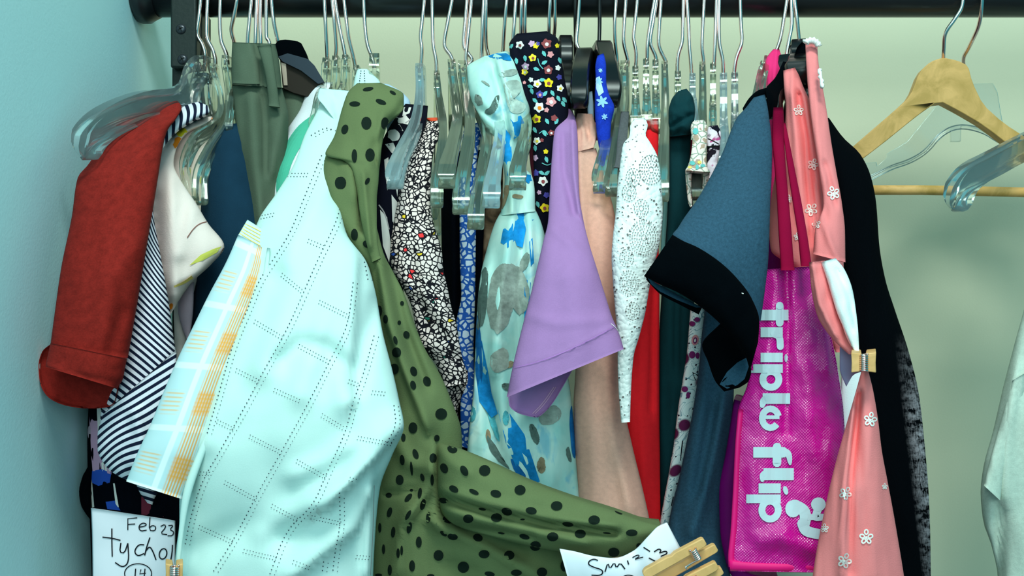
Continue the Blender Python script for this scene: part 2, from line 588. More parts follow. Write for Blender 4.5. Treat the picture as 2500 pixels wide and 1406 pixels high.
class Panel:
    """One piece of cloth: rows (x left, y left, x right, y right, distance) down its length."""

    def __init__(self, rows, mat, n=56, m=22, bulge=0.02, thick=0.04, folds=(), wr=(0.003, 90, 260), uv=None, cap=(True, True), seed=0, power=1.0, flat=None):
        R = [list(r) for r in rows]
        for i, r in enumerate(R):
            if len(r) < 5:
                r.append(R[i - 1][4])
        R = np.array(R, float)
        step = 0.5 * (np.hypot(np.diff(R[:, 0]), np.diff(R[:, 1])) + np.hypot(np.diff(R[:, 2]), np.diff(R[:, 3]))) + 1e-3
        T = np.concatenate([[0], np.cumsum(step)])
        q = np.linspace(0, T[-1], n)
        C = [pchip(T, R[:, k], q) for k in range(5)]
        k = np.arange(m + 1) / m
        s = (1 - np.cos(np.pi * k)) / 2 * 0.75 + k * 0.25
        X = C[0][:, None] * (1 - s) + C[2][:, None] * s
        Y = C[1][:, None] * (1 - s) + C[3][:, None] * s
        prof = np.sqrt(np.clip(1 - (2 * s - 1) ** 2, 0, 1)) ** power
        wpx = np.hypot(C[2] - C[0], C[3] - C[1])
        wm = wpx / F * C[4]
        bl = np.minimum(bulge, wm * 0.45)
        D = C[4][:, None] - bl[:, None] * prof[None, :]
        for f in folds:
            pts, amp, wd = f[0], f[1], f[2]
            d, sd = line_dist(X, Y, pts)
            if isinstance(wd, tuple):
                ww = np.where(sd > 0, wd[0], wd[1])
            else:
                ww = wd
            D = D - amp * np.exp(-(d / ww) ** 2)
        if wr[0]:
            N = np.zeros(D.shape)
            for i in range(n):
                for j in range(m + 1):
                    N[i, j] = noise.noise(Vector((X[i, j] / wr[1] + seed * 7.3, Y[i, j] / wr[2], seed * 3.1))) + 0.5 * noise.noise(Vector((X[i, j] / wr[1] * 2.3, Y[i, j] / wr[2] * 2.1 + seed, 5.0)))
            D = D - wr[0] * N
        self.X, self.Y, self.D, self.n, self.m = X, Y, D, n, m
        self.mats = [mat]
        V = [P(X[i, j], Y[i, j], D[i, j]) for i in range(n) for j in range(m + 1)]
        self.front = V[:]
        faces = [(i * (m + 1) + j, i * (m + 1) + j + 1, (i + 1) * (m + 1) + j + 1, (i + 1) * (m + 1) + j) for i in range(n - 1) for j in range(m)]
        self.bvh = BVHTree.FromPolygons([tuple(v) for v in V], faces)
        # uv: metres across and down
        vlen = np.concatenate([[0], np.cumsum(step / F * 0.5 * (R[1:, 4] + R[:-1, 4]))])
        vl = np.interp(q, T, vlen)
        if uv is None:
            U = (s[None, :] - 0.5) * wm[:, None]
            W = np.repeat(-vl[:, None], m + 1, 1)
        else:
            U, W = uv(X, Y, np.repeat(s[None, :], n, 0), np.repeat((q / T[-1])[:, None], m + 1, 1), vl[:, None] * np.ones((1, m + 1)))
        uvs = list(zip(U.ravel(), W.ravel()))
        # the far side: the same outline carried back along the hanging direction
        mb = 8
        base = len(V)
        back = []
        for i in range(n):
            l, r = V[i * (m + 1)], V[i * (m + 1) + m]
            c = (l + r) / 2 - CAM
            c.z = 0
            c.normalize()
            for j in range(1, mb):
                a = j / mb
                th = math.pi * a
                q_ = r.lerp(l, (1 - math.cos(th)) / 2) + c * thick * min(1.0, math.sin(th) * 1.35)
                V.append(q_)
                uvs.append((uvs[i * (m + 1) + m][0] * (1 - a) + uvs[i * (m + 1)][0] * a, uvs[i * (m + 1)][1]))
        nb = mb - 1

        def ring(i):
            return [i * (m + 1) + j for j in range(m + 1)] + [base + i * nb + j for j in range(nb)]

        for i in range(n - 1):
            a, b = ring(i), ring(i + 1)
            for j in range(m, len(a)):
                j2 = (j + 1) % len(a)
                faces.append((a[j], a[j2], b[j2], b[j]))
        if cap[0]:
            faces.append(tuple(ring(0)))
        if cap[1]:
            faces.append(tuple(reversed(ring(n - 1))))
        self.V, self.faces, self.uvs = V, faces, uvs
        self.mi = [0] * len(faces)

    def hit(self, px, py, off):
        d = (P(px, py, 1.0) - CAM).normalized()
        h = self.bvh.ray_cast(CAM, d)[0]
        return None if h is None else h - d * off

    def decal(self, polys, mat, off=0.0009):
        if mat not in self.mats:
            self.mats.append(mat)
        k = self.mats.index(mat)
        for poly in polys:
            cx = sum(p[0] for p in poly) / len(poly)
            cy = sum(p[1] for p in poly) / len(poly)
            c = self.hit(cx, cy, off)
            if c is None:
                continue
            pts = []
            for (x, y) in poly:
                h = self.hit(x, y, off)
                if h is None:
                    lo, hi = 0.0, 1.0
                    best = c
                    for _ in range(6):
                        mid = (lo + hi) / 2
                        g = self.hit(cx + (x - cx) * mid, cy + (y - cy) * mid, off)
                        if g is None:
                            hi = mid
                        else:
                            lo, best = mid, g
                    h = best
                pts.append(h)
            b = len(self.V)
            if len(poly) <= 4:
                self.V += pts
                self.faces.append(tuple(range(b, b + len(pts))))
                self.mi.append(k)
                self.uvs += [(x / F, -y / F) for x, y in poly]
            else:
                mids = [self.hit((x + cx) / 2, (y + cy) / 2, off) or (p + c) / 2 for (x, y), p in zip(poly, pts)]
                self.V += pts + mids + [c]
                self.uvs += [(x / F, -y / F) for x, y in poly] + [((x + cx) / 2 / F, -(y + cy) / 2 / F) for x, y in poly] + [(cx / F, -cy / F)]
                n = len(pts)
                for i in range(n):
                    j = (i + 1) % n
                    self.faces.append((b + i, b + j, b + n + j, b + n + i))
                    self.faces.append((b + n + i, b + n + j, b + 2 * n))
                    self.mi += [k, k]
        return self

    def patch(self, rows, mat, off=0.0009, n=24, m=6):
        """a printed band between two lines"""
        R = np.array([r[:4] for r in rows], float)
        T = np.linspace(0, 1, len(R))
        q = np.linspace(0, 1, n)
        c = [pchip(T, R[:, k], q) for k in range(4)]
        polys = []
        for i in range(n - 1):
            for j in range(m):
                def pt(a, b):
                    s = b / m
                    return (c[0][a] * (1 - s) + c[2][a] * s, c[1][a] * (1 - s) + c[3][a] * s)
                polys.append([pt(i, j), pt(i, j + 1), pt(i + 1, j + 1), pt(i + 1, j)])
        return self.decal(polys, mat, off)

    def build(self, name, parent=None):
        self.obj = mesh_obj(name, self.V, self.faces, self.mats, parent, self.mi, self.uvs)
        return self.obj


def thing(name, label, cat, at, group=None):
    return tag(empty(name, P(*at)), label, cat, group)


def tube(path, r, seg=8, closed=False):
    """swept round tube: verts, faces"""
    V, Fc = [], []
    n = len(path)
    up = None
    for i in range(n):
        a, b = path[max(0, i - 1)], path[min(n - 1, i + 1)]
        t = (b - a).normalized()
        if up is None:
            up = t.orthogonal().normalized()
        up = (up - t * up.dot(t)).normalized()
        sd = t.cross(up)
        rr = r[i] if isinstance(r, (list, tuple)) else r
        for k in range(seg):
            an = 2 * math.pi * k / seg
            V.append(path[i] + (up * math.cos(an) + sd * math.sin(an)) * rr)
    for i in range(n - 1):
        for k in range(seg):
            k2 = (k + 1) % seg
            Fc.append((i * seg + k, i * seg + k2, (i + 1) * seg + k2, (i + 1) * seg + k))
    Fc.append(tuple(reversed(range(seg))))
    Fc.append(tuple((n - 1) * seg + k for k in range(seg)))
    return V, Fc


def catmull(pts, k=6):
    out = []
    n = len(pts)
    for i in range(n - 1):
        p0, p1, p2, p3 = pts[max(0, i - 1)], pts[i], pts[i + 1], pts[min(n - 1, i + 2)]
        for j in range(k):
            t = j / k
            out.append(0.5 * ((2 * p1) + (p2 - p0) * t + (2 * p0 - 5 * p1 + 4 * p2 - p3) * t * t + (3 * p1 - p0 - 3 * p2 + p3) * t ** 3))
    out.append(pts[-1])
    return out


def join_geo(parts):
    V, Fc = [], []
    for v, f in parts:
        b = len(V)
        V += v
        Fc += [tuple(b + i for i in q) for q in f]
    return V, Fc


def prism(poly, d, thick, slant=0.0, ray=0.4):
    """outline in the photo's plane at distance d, given real thickness going back"""
    fr = [P(x, y, d + slant * (x - poly[0][0])) for x, y in poly]
    cx = sum((v - CAM for v in fr), Vector()) / len(fr)
    dirv = Vector((cx.x * ray / cx.y if ray == 1.0 else cx.x * ray, 1, 0)).normalized()
    bk = [v + dirv * thick for v in fr]
    n = len(fr)
    from mathutils.geometry import tessellate_polygon
    tri = tessellate_polygon([[Vector((x, -y, 0)) for x, y in poly]])
    faces = [tuple(t) for t in tri] + [tuple(n + i for i in reversed(t)) for t in tri]
    faces += [(i, n + i, n + (i + 1) % n, (i + 1) % n) for i in range(n)]
    return fr + bk, faces


def bevel(o, wd, seg=2):
    o.data.polygons.foreach_set('use_smooth', [True] * len(o.data.polygons))
    o.data.set_sharp_from_angle(angle=math.radians(38))
    md = o.modifiers.new('bevel', 'BEVEL')
    md.width = wd
    md.segments = seg
    md.limit_method = 'ANGLE'
    md.angle_limit = math.radians(40)
    return o


def box(name, lo, hi, mat, parent=None, bev=0.0):
    x0, y0, z0 = lo
    x1, y1, z1 = hi
    V = [Vector((x, y, z)) for z in (z0, z1) for y in (y0, y1) for x in (x0, x1)]
    Fc = [(0, 2, 3, 1), (4, 5, 7, 6), (0, 1, 5, 4), (2, 6, 7, 3), (0, 4, 6, 2), (1, 3, 7, 5)]
    o = mesh_obj(name, V, Fc, [mat], parent, smooth=False)
    if bev:
        bevel(o, bev)
    return o

# ------------------------------------------------------------------ room shell
XL, YB = -0.366, 0.205      # side wall and back wall of the alcove
PZ, PR = CAMZ + (CY + 12) / F, 0.0212      # clothes pipe: height and radius
structure(box('wall_back', (XL - 0.1, YB, 0.0), (2.2, YB + 0.1, 2.5), M['wall_cream']))
structure(box('wall_left', (XL - 0.1, -1.6, 0.0), (XL, YB, 2.5), M['wall_blue']))
structure(box('floor', (XL - 0.1, -2.6, -0.1), (2.2, YB + 0.1, 0.0), M['floor']))

# ------------------------------------------------------------------ clothes rail
rail = thing('clothes_rail', 'black round clothes pipe on a dark upright, carrying all the hangers', 'clothes rail', (1250, -12, 1.0))


def cyl_x(x0, x1, y, z, r, seg=32):
    return tube([Vector((x0 + (x1 - x0) * i / 8, y, z)) for i in range(9)], r, seg)


mesh_obj('pipe', *cyl_x(XL + 0.004, 1.5, 0, PZ, PR, 40), [M['pipe']], rail)
prof = [(0.0, 0.026), (0.004, 0.0275), (0.010, 0.0275), (0.014, 0.025), (0.020, 0.0222)]
V, Fc = tube([Vector((XL + 0.0005 + a, 0, PZ)) for a, _ in prof], [b for _, b in prof], 40)
mesh_obj('flange', V, Fc, [M['pipe']], rail)
x0, x1 = (419 - CX) / F * 0.99, (500 - CX) / F
box('upright', (x0, -0.010, 0.0), (x1, 0.022, PZ - PR + 0.004), M['post'], rail, 0.002)
xa, xb = (415 - CX) / F * 0.975, (479 - CX) / F * 0.975
zb = CAMZ + (CY - 165) / F * 0.975
plate = box('bracket', (xa, -0.0245, zb), (xb, -0.0105, PZ + 0.03), M['post'], rail, 0.002)
for sx, sy in ((442, 71), (446, 145)):
    c = P(sx, sy, 0.9755)
    ringv, ringf = [], []
    pr = [(0.0, 0.0), (0.0012, 0.0030), (0.0008, 0.0046), (-0.0006, 0.0050)]
    path = [Vector((c.x, c.y - 0.0008 + 0.0006 * i, c.z)) for i in range(3)]
    dome = tube([Vector((c.x, c.y - 0.0022, c.z)), Vector((c.x, c.y - 0.0018, c.z)), Vector((c.x, c.y - 0.0006, c.z)), Vector((c.x, c.y + 0.001, c.z))], [0.0015, 0.0034, 0.0048, 0.005], 20)
    sc_ = mesh_obj('screw', *dome, [M['screw']], plate)
    vv, ff = [], []
    for a in (0.5, 0.5 + math.pi / 2):
        u = Vector((math.cos(a), 0, math.sin(a))) * 0.0026
        t_ = Vector((-math.sin(a), 0, math.cos(a))) * 0.0005
        b0 = len(vv)
        q = Vector((c.x, c.y - 0.0026, c.z))
        r_ = Vector((0, 0.0006, 0))
        vv += [q - u - t_, q + u - t_, q + u + t_, q - u + t_, q - u - t_ + r_, q + u - t_ + r_, q + u + t_ + r_, q - u + t_ + r_]
        ff += [tuple(b0 + i for i in f) for f in ((0, 1, 2, 3), (4, 5, 6, 7), (0, 1, 5, 4), (1, 2, 6, 5), (2, 3, 7, 6), (3, 0, 4, 7))]
    mesh_obj('cross_slot', vv, ff, [M['blackwire']], sc_, smooth=False)


# ------------------------------------------------------------------ hangers
def hook_geo(pts, neck_d, r=0.0019, wr=0.0022):
    """wire hook over the pipe, then down the given line to the hanger's head"""
    x = (pts[0][0] - CX) / F * 0.977
    R = PR + wr
    path = []
    for a in range(-25, 181, 12):
        an = math.radians(a)
        path.append(Vector((x, R * math.cos(an), PZ + R * math.sin(an))))
    n = len(pts)
    y0, yl = pts[0][1], pts[-1][1]
    low = []
    for i, (px, py) in enumerate(pts):
        k = (py + 12) / max(1.0, (yl + 12))
        dd = (1.0 - R) + (neck_d - (1.0 - R)) * k ** 1.6
        low.append(P(px, max(py, -8), dd))
    path = path[:-1] + catmull([path[-1]] + low, 6)
    return tube(path, r, 8)


IBEAM = [(-1, 1), (1, 1), (1, .62), (.42, .5), (.42, -.5), (1, -.62), (1, -1), (-1, -1), (-1, -.62), (-.42, -.5), (-.42, .5), (-1, .62)]
FLATB = [(-.8, 1), (.8, 1), (1, .75), (1, -.75), (.8, -1), (-.8, -1), (-1, -.75), (-1, .75)]


def sweep(path, hs, ws, side, sect):
    V, Fc = [], []
    n, m = len(path), len(sect)
    for i in range(n):
        a, b = path[max(0, i - 1)], path[min(n - 1, i + 1)]
        t = (b - a).normalized()
        up = side.cross(t).normalized()
        for (u, v) in sect:
            V.append(path[i] + side * (u * ws[i]) + up * (v * hs[i]))
    for i in range(n - 1):
        for k in range(m):
            k2 = (k + 1) % m
            Fc.append((i * m + k, i * m + k2, (i + 1) * m + k2, (i + 1) * m + k))
    Fc.append(tuple(reversed(range(m))))
    Fc.append(tuple((n - 1) * m + k for k in range(m)))
    return V, Fc


def hanger(hook, neck, end, label, body='clear', h=0.0070, wd=0.0043, wire='chrome', far=0.55, via=(), sect=None, headh=0.05, endw=1.25, group='hangers on the pipe', name='clothes_hanger'):
    """hook line in the photo, head (x, y, distance), tip of the near arm (x, y, distance)"""
    t = thing(name, label, 'hanger', (hook[0][0], -12, 0.98), group)
    N, E = P(*neck), P(*end)
    hk = mesh_obj('hook', *hook_geo(list(hook) + [(neck[0], neck[1] + 6)], neck[2]), [M[wire]], t)
    H = E - N
    drop = -H.z
    H.z = 0
    L = H.length
    side = H.normalized().cross(Vector((0, 0, 1))).normalized()
    hd = H.normalized()
    hh = min(headh, drop * 0.45)

    def arm(sgn, k):
        if via and sgn > 0:
            pts = [P(*v) for v in via]
            return [N + hd * 0.009 - Vector((0, 0, 0.002))] + pts + [E]
        pr = [(0.008, -0.001), (0.010, -hh * 0.45), (0.018, -hh * 0.85), (0.036, -hh * 1.12)]
        x1, z1 = L * k, -drop
        for f, g in ((0.35, 0.20), (0.6, 0.42), (0.8, 0.66), (0.93, 0.87), (1.0, 1.0)):
            pr.append((0.036 + (x1 - 0.036) * f, -hh * 1.12 + (z1 + hh * 1.12) * g))
        return [N + hd * (sgn * a) + Vector((0, 0, b)) for a, b in pr]

    near = catmull(arm(1, 1.0), 5)
    tip = near[-1].copy()
    while len(near) > 8 and (near[-1] - tip).length < h * endw * .9:
        near.pop()
    back = catmull(arm(-1, far), 5)
    path = list(reversed(near)) + back
    n = len(path)
    hs, ws = [], []
    for i in range(n):
        e = min(i, n - 1 - i)
        cap = min(1.0, 0.9 + e * 0.1)
        fl = 1.0 + (endw - 1.0) * max(0.0, 1 - e / 7.0)
        hs.append(h * cap * fl)
        ws.append(wd * fl * (1.0 if sect else 0.66 + 0.34 * max(0.0, 1 - e / (n * 0.3))))
    # rounded tips
    for first in (True, False):
        q, p1 = (path[0], path[1]) if first else (path[-1], path[-2])
        r = (hs[0] if first else hs[-1])
        dr = (q - p1).normalized()
        wq = ws[0] if first else ws[-1]
        ext = [(q + dr * r * math.sin(a), r * math.cos(a), wq * (0.35 + 0.65 * math.cos(a))) for a in (.5, .95, 1.3, 1.5)]
        if first:
            ext.reverse()
            path, hs, ws = [e[0] for e in ext] + path, [e[1] for e in ext] + hs, [e[2] for e in ext] + ws
        else:
            path, hs, ws = path + [e[0] for e in ext], hs + [e[1] for e in ext], ws + [e[2] for e in ext]
    b = mesh_obj('body', *sweep(path, hs, ws, side, sect or IBEAM), [M[body]], t)
    bevel(b, 0.0009, 1)
    return t


HG = 'hangers on the pipe'
THIN = dict(wd=.0022, h=.004, far=.1)
HANGERS = [
    # hook line, head, near tip, label, options
    ([(490, -2), (486, 40), (481, 82), (494, 108), (501, 135)], (499, 168, .985), (212, 392, .80), 'clear hanger beside the blue wall with a wide bare shoulder loop, holding the rust sleeve', dict(body='clear2', h=.013, wd=.007, via=((472, 190, .965), (447, 243, .93), (345, 262, .87), (258, 300, .83), (214, 345, .81)), endw=1.0, far=.3)),
    ([(507, -2), (505, 50), (506, 92), (520, 122), (526, 150)], (524, 172, .985), (474, 490, .885), 'clear hanger with the navy and white striped top on it', dict(via=((540, 240, .967), (534, 300, .945), (480, 340, .92), (453, 400, .90), (460, 450, .89)))),
    ([(538, -2), (537, 50), (540, 98), (552, 130)], (556, 152, .985), (490, 505, .89), 'clear hanger holding the cream floral tee', dict(via=((561, 240, .972), (552, 310, .948), (514, 370, .92), (490, 430, .90)))),
    ([(579, -2), (572, 36), (565, 72), (572, 104)], (580, 150, 1.0), (560, 330, .935), 'chrome hook bending in at the near top corner of the olive trousers', dict(wd=.003)),
    ([(614, -2), (609, 50), (605, 100)], (604, 160, .985), (600, 250, .972), 'slanting chrome hook second along the top of the olive trousers', THIN),
    ([(627, -2), (625, 50), (624, 100)], (621, 160, .985), (618, 250, .972), 'straight chrome hook third along the top of the olive trousers', THIN),
    ([(636, -2), (635, 50), (637, 104)], (638, 160, .985), (636, 250, .972), 'chrome hook fourth along the top of the olive trousers', THIN),
    ([(650, -2), (650, 50), (651, 90), (658, 106)], (658, 160, .985), (655, 250, .972), 'chrome hook fifth along the top of the olive trousers, beside the black clamp', THIN),
    ([(792, -2), (795, 60), (798, 120), (799, 145)], (799, 160, .99), (770, 330, .93), 'clear hanger nearest the black clamp, square head above the white collar', {}),
    ([(811, -2), (816, 50), (821, 110), (820, 140)], (822, 155, .99), (797, 340, .93), 'clear hanger with a tall head second from the black clamp', {}),
    ([(818, -2), (828, 60), (840, 120)], (846, 153, .985), (824, 330, .93), 'clear hanger with a broad flat head third from the black clamp', {}),
    ([(840, -2), (847, 60), (852, 95), (863, 140), (868, 165)], (872, 178, .99), (852, 360, .93), 'clear hanger of the white checked shirt, hook bending behind its collar stand', {}),
    ([(888, -2), (891, 60), (897, 108), (909, 142)], (915, 160, .985), (905, 380, .90), 'clear hanger whose rounded head rises over the olive polka dot collar', dict(h=.011, wd=.007)),
    ([(1036, -2), (1031, 50), (1027, 88), (1030, 120), (1028, 160)], (1027, 172, .985), (960, 460, .815), 'bluish hanger head beside the black and white paisley sleeve', dict(body='frost', via=((1026, 240, .95), (1015, 310, .90), (986, 370, .855), (967, 420, .83)), wd=.0055)),
    ([(1055, -2), (1056, 60), (1058, 110), (1065, 150)], (1066, 190, .985), (1067, 515, .83), 'clear hanger just under the pebble print shoulder, second along from the bluish head', dict(via=((1072, 250, .95), (1082, 320, .90), (1075, 400, .86), (1068, 460, .84)))),
    ([(1104, -2), (1094, 50), (1085, 108), (1100, 135), (1107, 155)], (1103, 162, .985), (1090, 455, .80), 'clear hanger with a sharply kinked hook and a bare tip over the dark cloth gap', dict(via=((1110, 230, .95), (1117, 300, .89), (1103, 370, .84), (1091, 420, .815)), wd=.0056)),
    ([(1140, -2), (1136, 50), (1132, 108), (1143, 130), (1152, 148)], (1128, 165, .985), (1125, 520, .815), 'clear hanger with crossing hook behind the watercolour bow, long bare tip', dict(via=((1136, 230, .95), (1148, 310, .89), (1138, 390, .85), (1128, 460, .83)), wd=.0058)),
    ([(1151, -2), (1146, 55), (1140, 115), (1138, 150)], (1150, 190, .985), (1160, 560, .81), 'clear hanger whose tip hangs lowest of the bare ones, over the blue pebble print', dict(via=((1164, 250, .95), (1190, 330, .89), (1180, 410, .85), (1166, 490, .83)), wd=.0056)),
    ([(1181, -2), (1178, 60), (1176, 128)], (1176, 175, .99), (1200, 515, .805), 'bluish bare hanger tip next to the watercolour strap', dict(body='frost', via=((1189, 240, .95), (1220, 320, .89), (1211, 400, .84), (1201, 460, .82)), wd=.0058)),
    ([(1187, -2), (1186, 60), (1187, 110), (1192, 134)], (1196, 180, 1.0), (1190, 330, .95), 'hook touching the blue top edge of the watercolour bow', THIN),
    ([(1237, -2), (1232, 60), (1228, 124)], (1226, 175, 1.0), (1230, 320, .96), 'slanting hook over the middle of the watercolour bow', THIN),
    ([(1259, -2), (1256, 50), (1253, 96)], (1252, 175, .99), (1265, 460, .82), 'clear bare hanger tip lying across the watercolour strap', dict(via=((1265, 240, .94), (1285, 315, .885), (1272, 380, .85), (1264, 425, .835)), wd=.0058)),
    ([(1273, -2), (1272, 40), (1272, 84)], (1272, 160, 1.0), (1282, 330, .96), 'hook of a close pair over the dark flowered strap, the one nearer the watercolour bow', THIN),
    ([(1283, -2), (1282, 40), (1282, 84)], (1288, 160, 1.0), (1300, 330, .96), 'hook of a close pair over the dark flowered strap, the one nearer its middle', THIN),
    ([(1343, -2), (1341, 40), (1340, 80)], (1335, 150, 1.0), (1330, 330, .95), 'hook beside the pink flower at the top of the dark flowered strap', THIN),
    ([(1355, -2), (1355, 60), (1354, 104)], (1380, 118, 1.0), (1392, 262, .93), 'black plastic hanger curving out behind the dark flowered strap', dict(body='blackplastic', h=.012, wd=.007, sect=FLATB, far=.1)),
    ([(1404, -2), (1405, 60), (1406, 140)], (1408, 160, 1.0), (1412, 290, .965), 'thin black wire hook beside the broad black hanger', dict(body='blackplastic', wire='blackwire', wd=.002, far=.1)),
    ([(1415, -2), (1411, 60), (1408, 108), (1424, 132)], (1428, 140, .965), (1414, 262, .885), 'broad black hanger end with a square tip above the lilac sleeve', dict(body='blackplastic', h=.009, wd=.0078, sect=FLATB, endw=1.0, far=.1, via=((1427, 144, .945), (1419, 180, .91), (1415, 225, .893)))),
    ([(1464, -2), (1464, 60), (1463, 120)], (1470, 130, .965), (1492, 262, .90), 'glossy black hanger carrying the blue flowered strap', dict(body='blackplastic', wire='blackwire', h=.012, wd=.0085, sect=FLATB, endw=1.0, far=.1, via=((1474, 140, .95), (1484, 180, .925), (1492, 225, .91)))),
    ([(1504, -2), (1501, 50), (1502, 100), (1507, 150)], (1506, 170, .99), (1465, 475, .84), 'clear hanger beside the blue flowered strap, tip over the beige dress', dict(via=((1508, 240, .972), (1495, 310, .915), (1477, 380, .87), (1467, 430, .855)), wd=.0054)),
    ([(1528, -2), (1524, 60), (1523, 105), (1533, 150)], (1526, 165, .985), (1497, 478, .835), 'clear hanger with a padded dark strip inside its arm, beside the lace sleeve', dict(via=((1524, 240, .94), (1514, 320, .895), (1504, 390, .865), (1499, 440, .85)), wd=.006)),
    ([(1556, -2), (1551, 50), (1547, 92), (1553, 130)], (1551, 180, .985), (1552, 320, .93), 'clear hanger head directly over the white lace sleeve', {}),
    ([(1598, -2), (1589, 50), (1581, 105), (1580, 145)], (1577, 162, .985), (1579, 320, .93), 'clear hanger head over the red sleeve, hook slanting towards the flowered straps', {}),
    ([(1603, -2), (1595, 50), (1588, 102), (1601, 140)], (1600, 164, .985), (1602, 330, .93), 'clear hanger with a bright white glint on its head, above the red sleeve', {}),
    ([(1614, -2), (1610, 60), (1609, 112), (1625, 150)], (1623, 166, .985), (1616, 505, .845), 'long clear hanger arm between the red sleeve and the dark green top', dict(via=((1624, 230, .955), (1624, 300, .92), (1620, 400, .87)), wd=.0045)),
    ([(1668, -2), (1667, 60), (1665, 102), (1655, 140)], (1654, 192, .985), (1660, 330, .93), 'clear hanger head poking above the dark green knot', {}),
    ([(1677, -2), (1681, 60), (1683, 110), (1687, 160)], (1690, 198, .985), (1694, 330, .93), 'milky hanger head beside the dark green knot', dict(body='frost')),
    ([(1719, -2), (1716, 60), (1714, 112), (1718, 150)], (1716, 168, .985), (1703, 500, .875), 'clear hanger inside the small cream flowered sleeve', dict(via=((1716, 230, .955), (1714, 290, .935), (1706, 400, .895)))),
    ([(1749, -2), (1747, 60), (1745, 120), (1743, 160)], (1741, 172, .985), (1740, 380, .93), 'clear hanger with a long white glint beside the cream flowered sleeve', {}),
    ([(1756, -2), (1755, 60), (1757, 108), (1765, 150)], (1766, 197, .985), (1768, 420, .90), 'milky hanger with a wide bare arm beside the grey-blue sleeve', dict(body='frost', wd=.0052)),
    ([(1807, -2), (1809, 60), (1811, 102), (1798, 140), (1793, 170)], (1793, 195, .985), (1798, 400, .90), 'clear hanger nearest the grey-blue sleeve, hook kinked the other way', dict(body='clear2', wd=.0048)),
    ([(1921, -2), (1913, 50), (1907, 85), (1898, 116)], (1880, 152, .985), (1850, 330, .91), 'clear hanger leaning out from the hot pink strap', dict(via=((1870, 165, .975), (1860, 210, .95), (1852, 270, .93)), wd=.006)),
    ([(1932, -2), (1933, 60), (1927, 95), (1921, 130)], (1920, 152, .975), (1885, 290, .91), 'black hanger with the grey-blue top on it, small black block under its hook', dict(body='blackplastic', h=.007, wd=.006, sect=FLATB, far=.1)),
    ([(1940, -2), (1946, 50), (1952, 104)], (1956, 125, .985), (1950, 205, .935), 'glossy dark hanger inside the neck of the pink dress', dict(body='blackplastic', h=.011, wd=.010, sect=FLATB, far=.1)),
    ([(2600, -2), (2598, 60), (2596, 160)], (2600, 240, 1.03), (2335, 520, .93), 'clear hanger with a long curved tip passing behind the wooden bar', dict(body='clear2', h=.0125, wd=.005, via=((2560, 320, 1.0), (2450, 385, .965), (2370, 430, .945), (2338, 480, .935)), far=.3)),
]
for hk, nk, en, lb, op in HANGERS:
    hanger(hk, nk, en, lb, **op)

# dark padded strip lying in one clear arm
# ------------------------------------------------------------------ wooden hanger
wh = thing('wooden_hanger', 'pale wooden hanger with a round bar, hanging empty beside the black jumper', 'hanger', (2345, -12, .98))
mesh_obj('hook', *hook_geo([(2351, -2), (2346, 22), (2330, 48), (2308, 82), (2304, 120), (2303, 150)], 1.0), [M['chrome']], wh)
out = [(2040, 395), (2120, 325), (2190, 265), (2222, 235), (2245, 175), (2272, 150), (2303, 140), (2340, 148), (2364, 160), (2374, 200), (2400, 255), (2450, 300), (2520, 345), (2700, 450),
       (2690, 500), (2500, 382), (2400, 305), (2340, 270), (2292, 245), (2240, 282), (2150, 355), (2050, 430)]


def dense(poly, it=1):
    p = poly[:]
    for _ in range(it):
        q = []
        for a, b in zip(p, p[1:] + p[:1]):
            q += [(a[0] * .8 + b[0] * .2, a[1] * .8 + b[1] * .2), (a[0] * .2 + b[0] * .8, a[1] * .2 + b[1] * .8)]
        p = q
    return p


o = mesh_obj('body', *prism(dense(out), 1.0, 0.017, -0.00004), [M['wood']], wh, smooth=False)
bevel(o, 0.003, 3)
mesh_obj('trouser_bar', *tube([P(2060, 464, 1.012), P(2250, 464, 1.005), P(2450, 468, 0.998), P(2660, 474, .99)], 0.0048, 16), [M['wood']], wh)

# clear hanger hanging flat behind it
ch = thing('clothes_hanger', 'clear plastic hanger hanging flat behind the wooden one, notched shoulders', 'hanger', (2397, -12, .98), HG)
mesh_obj('hook', *hook_geo([(2398, -2), (2394, 40), (2386, 72), (2366, 115), (2352, 146), (2360, 190)], 1.035), [M['chrome']], ch)
outc = [(2060, 445), (2112, 398), (2140, 395), (2142, 405), (2165, 385), (2165, 375), (2215, 345), (2250, 302), (2300, 240), (2330, 205), (2425, 202), (2436, 225), (2443, 268), (2452, 320), (2500, 345), (2560, 372),
        (2556, 392), (2500, 372), (2440, 345), (2400, 318), (2362, 306), (2347, 308), (2346, 345), (2322, 345), (2320, 310), (2295, 328), (2262, 370), (2220, 395), (2170, 410), (2080, 460)]
o = mesh_obj('body', *prism(outc, 1.075, 0.006), [M['clear2']], ch, smooth=False)
bevel(o, 0.0015, 2)
rim = smooth_line([(2080, 460), (2170, 410), (2220, 395), (2262, 370), (2295, 328), (2340, 306), (2400, 318), (2440, 345), (2500, 372), (2556, 392)], 2)
mesh_obj('rim', *tube([P(x, y, 1.073) for x, y in rim], 0.0028, 8), [M['clear2']], ch)

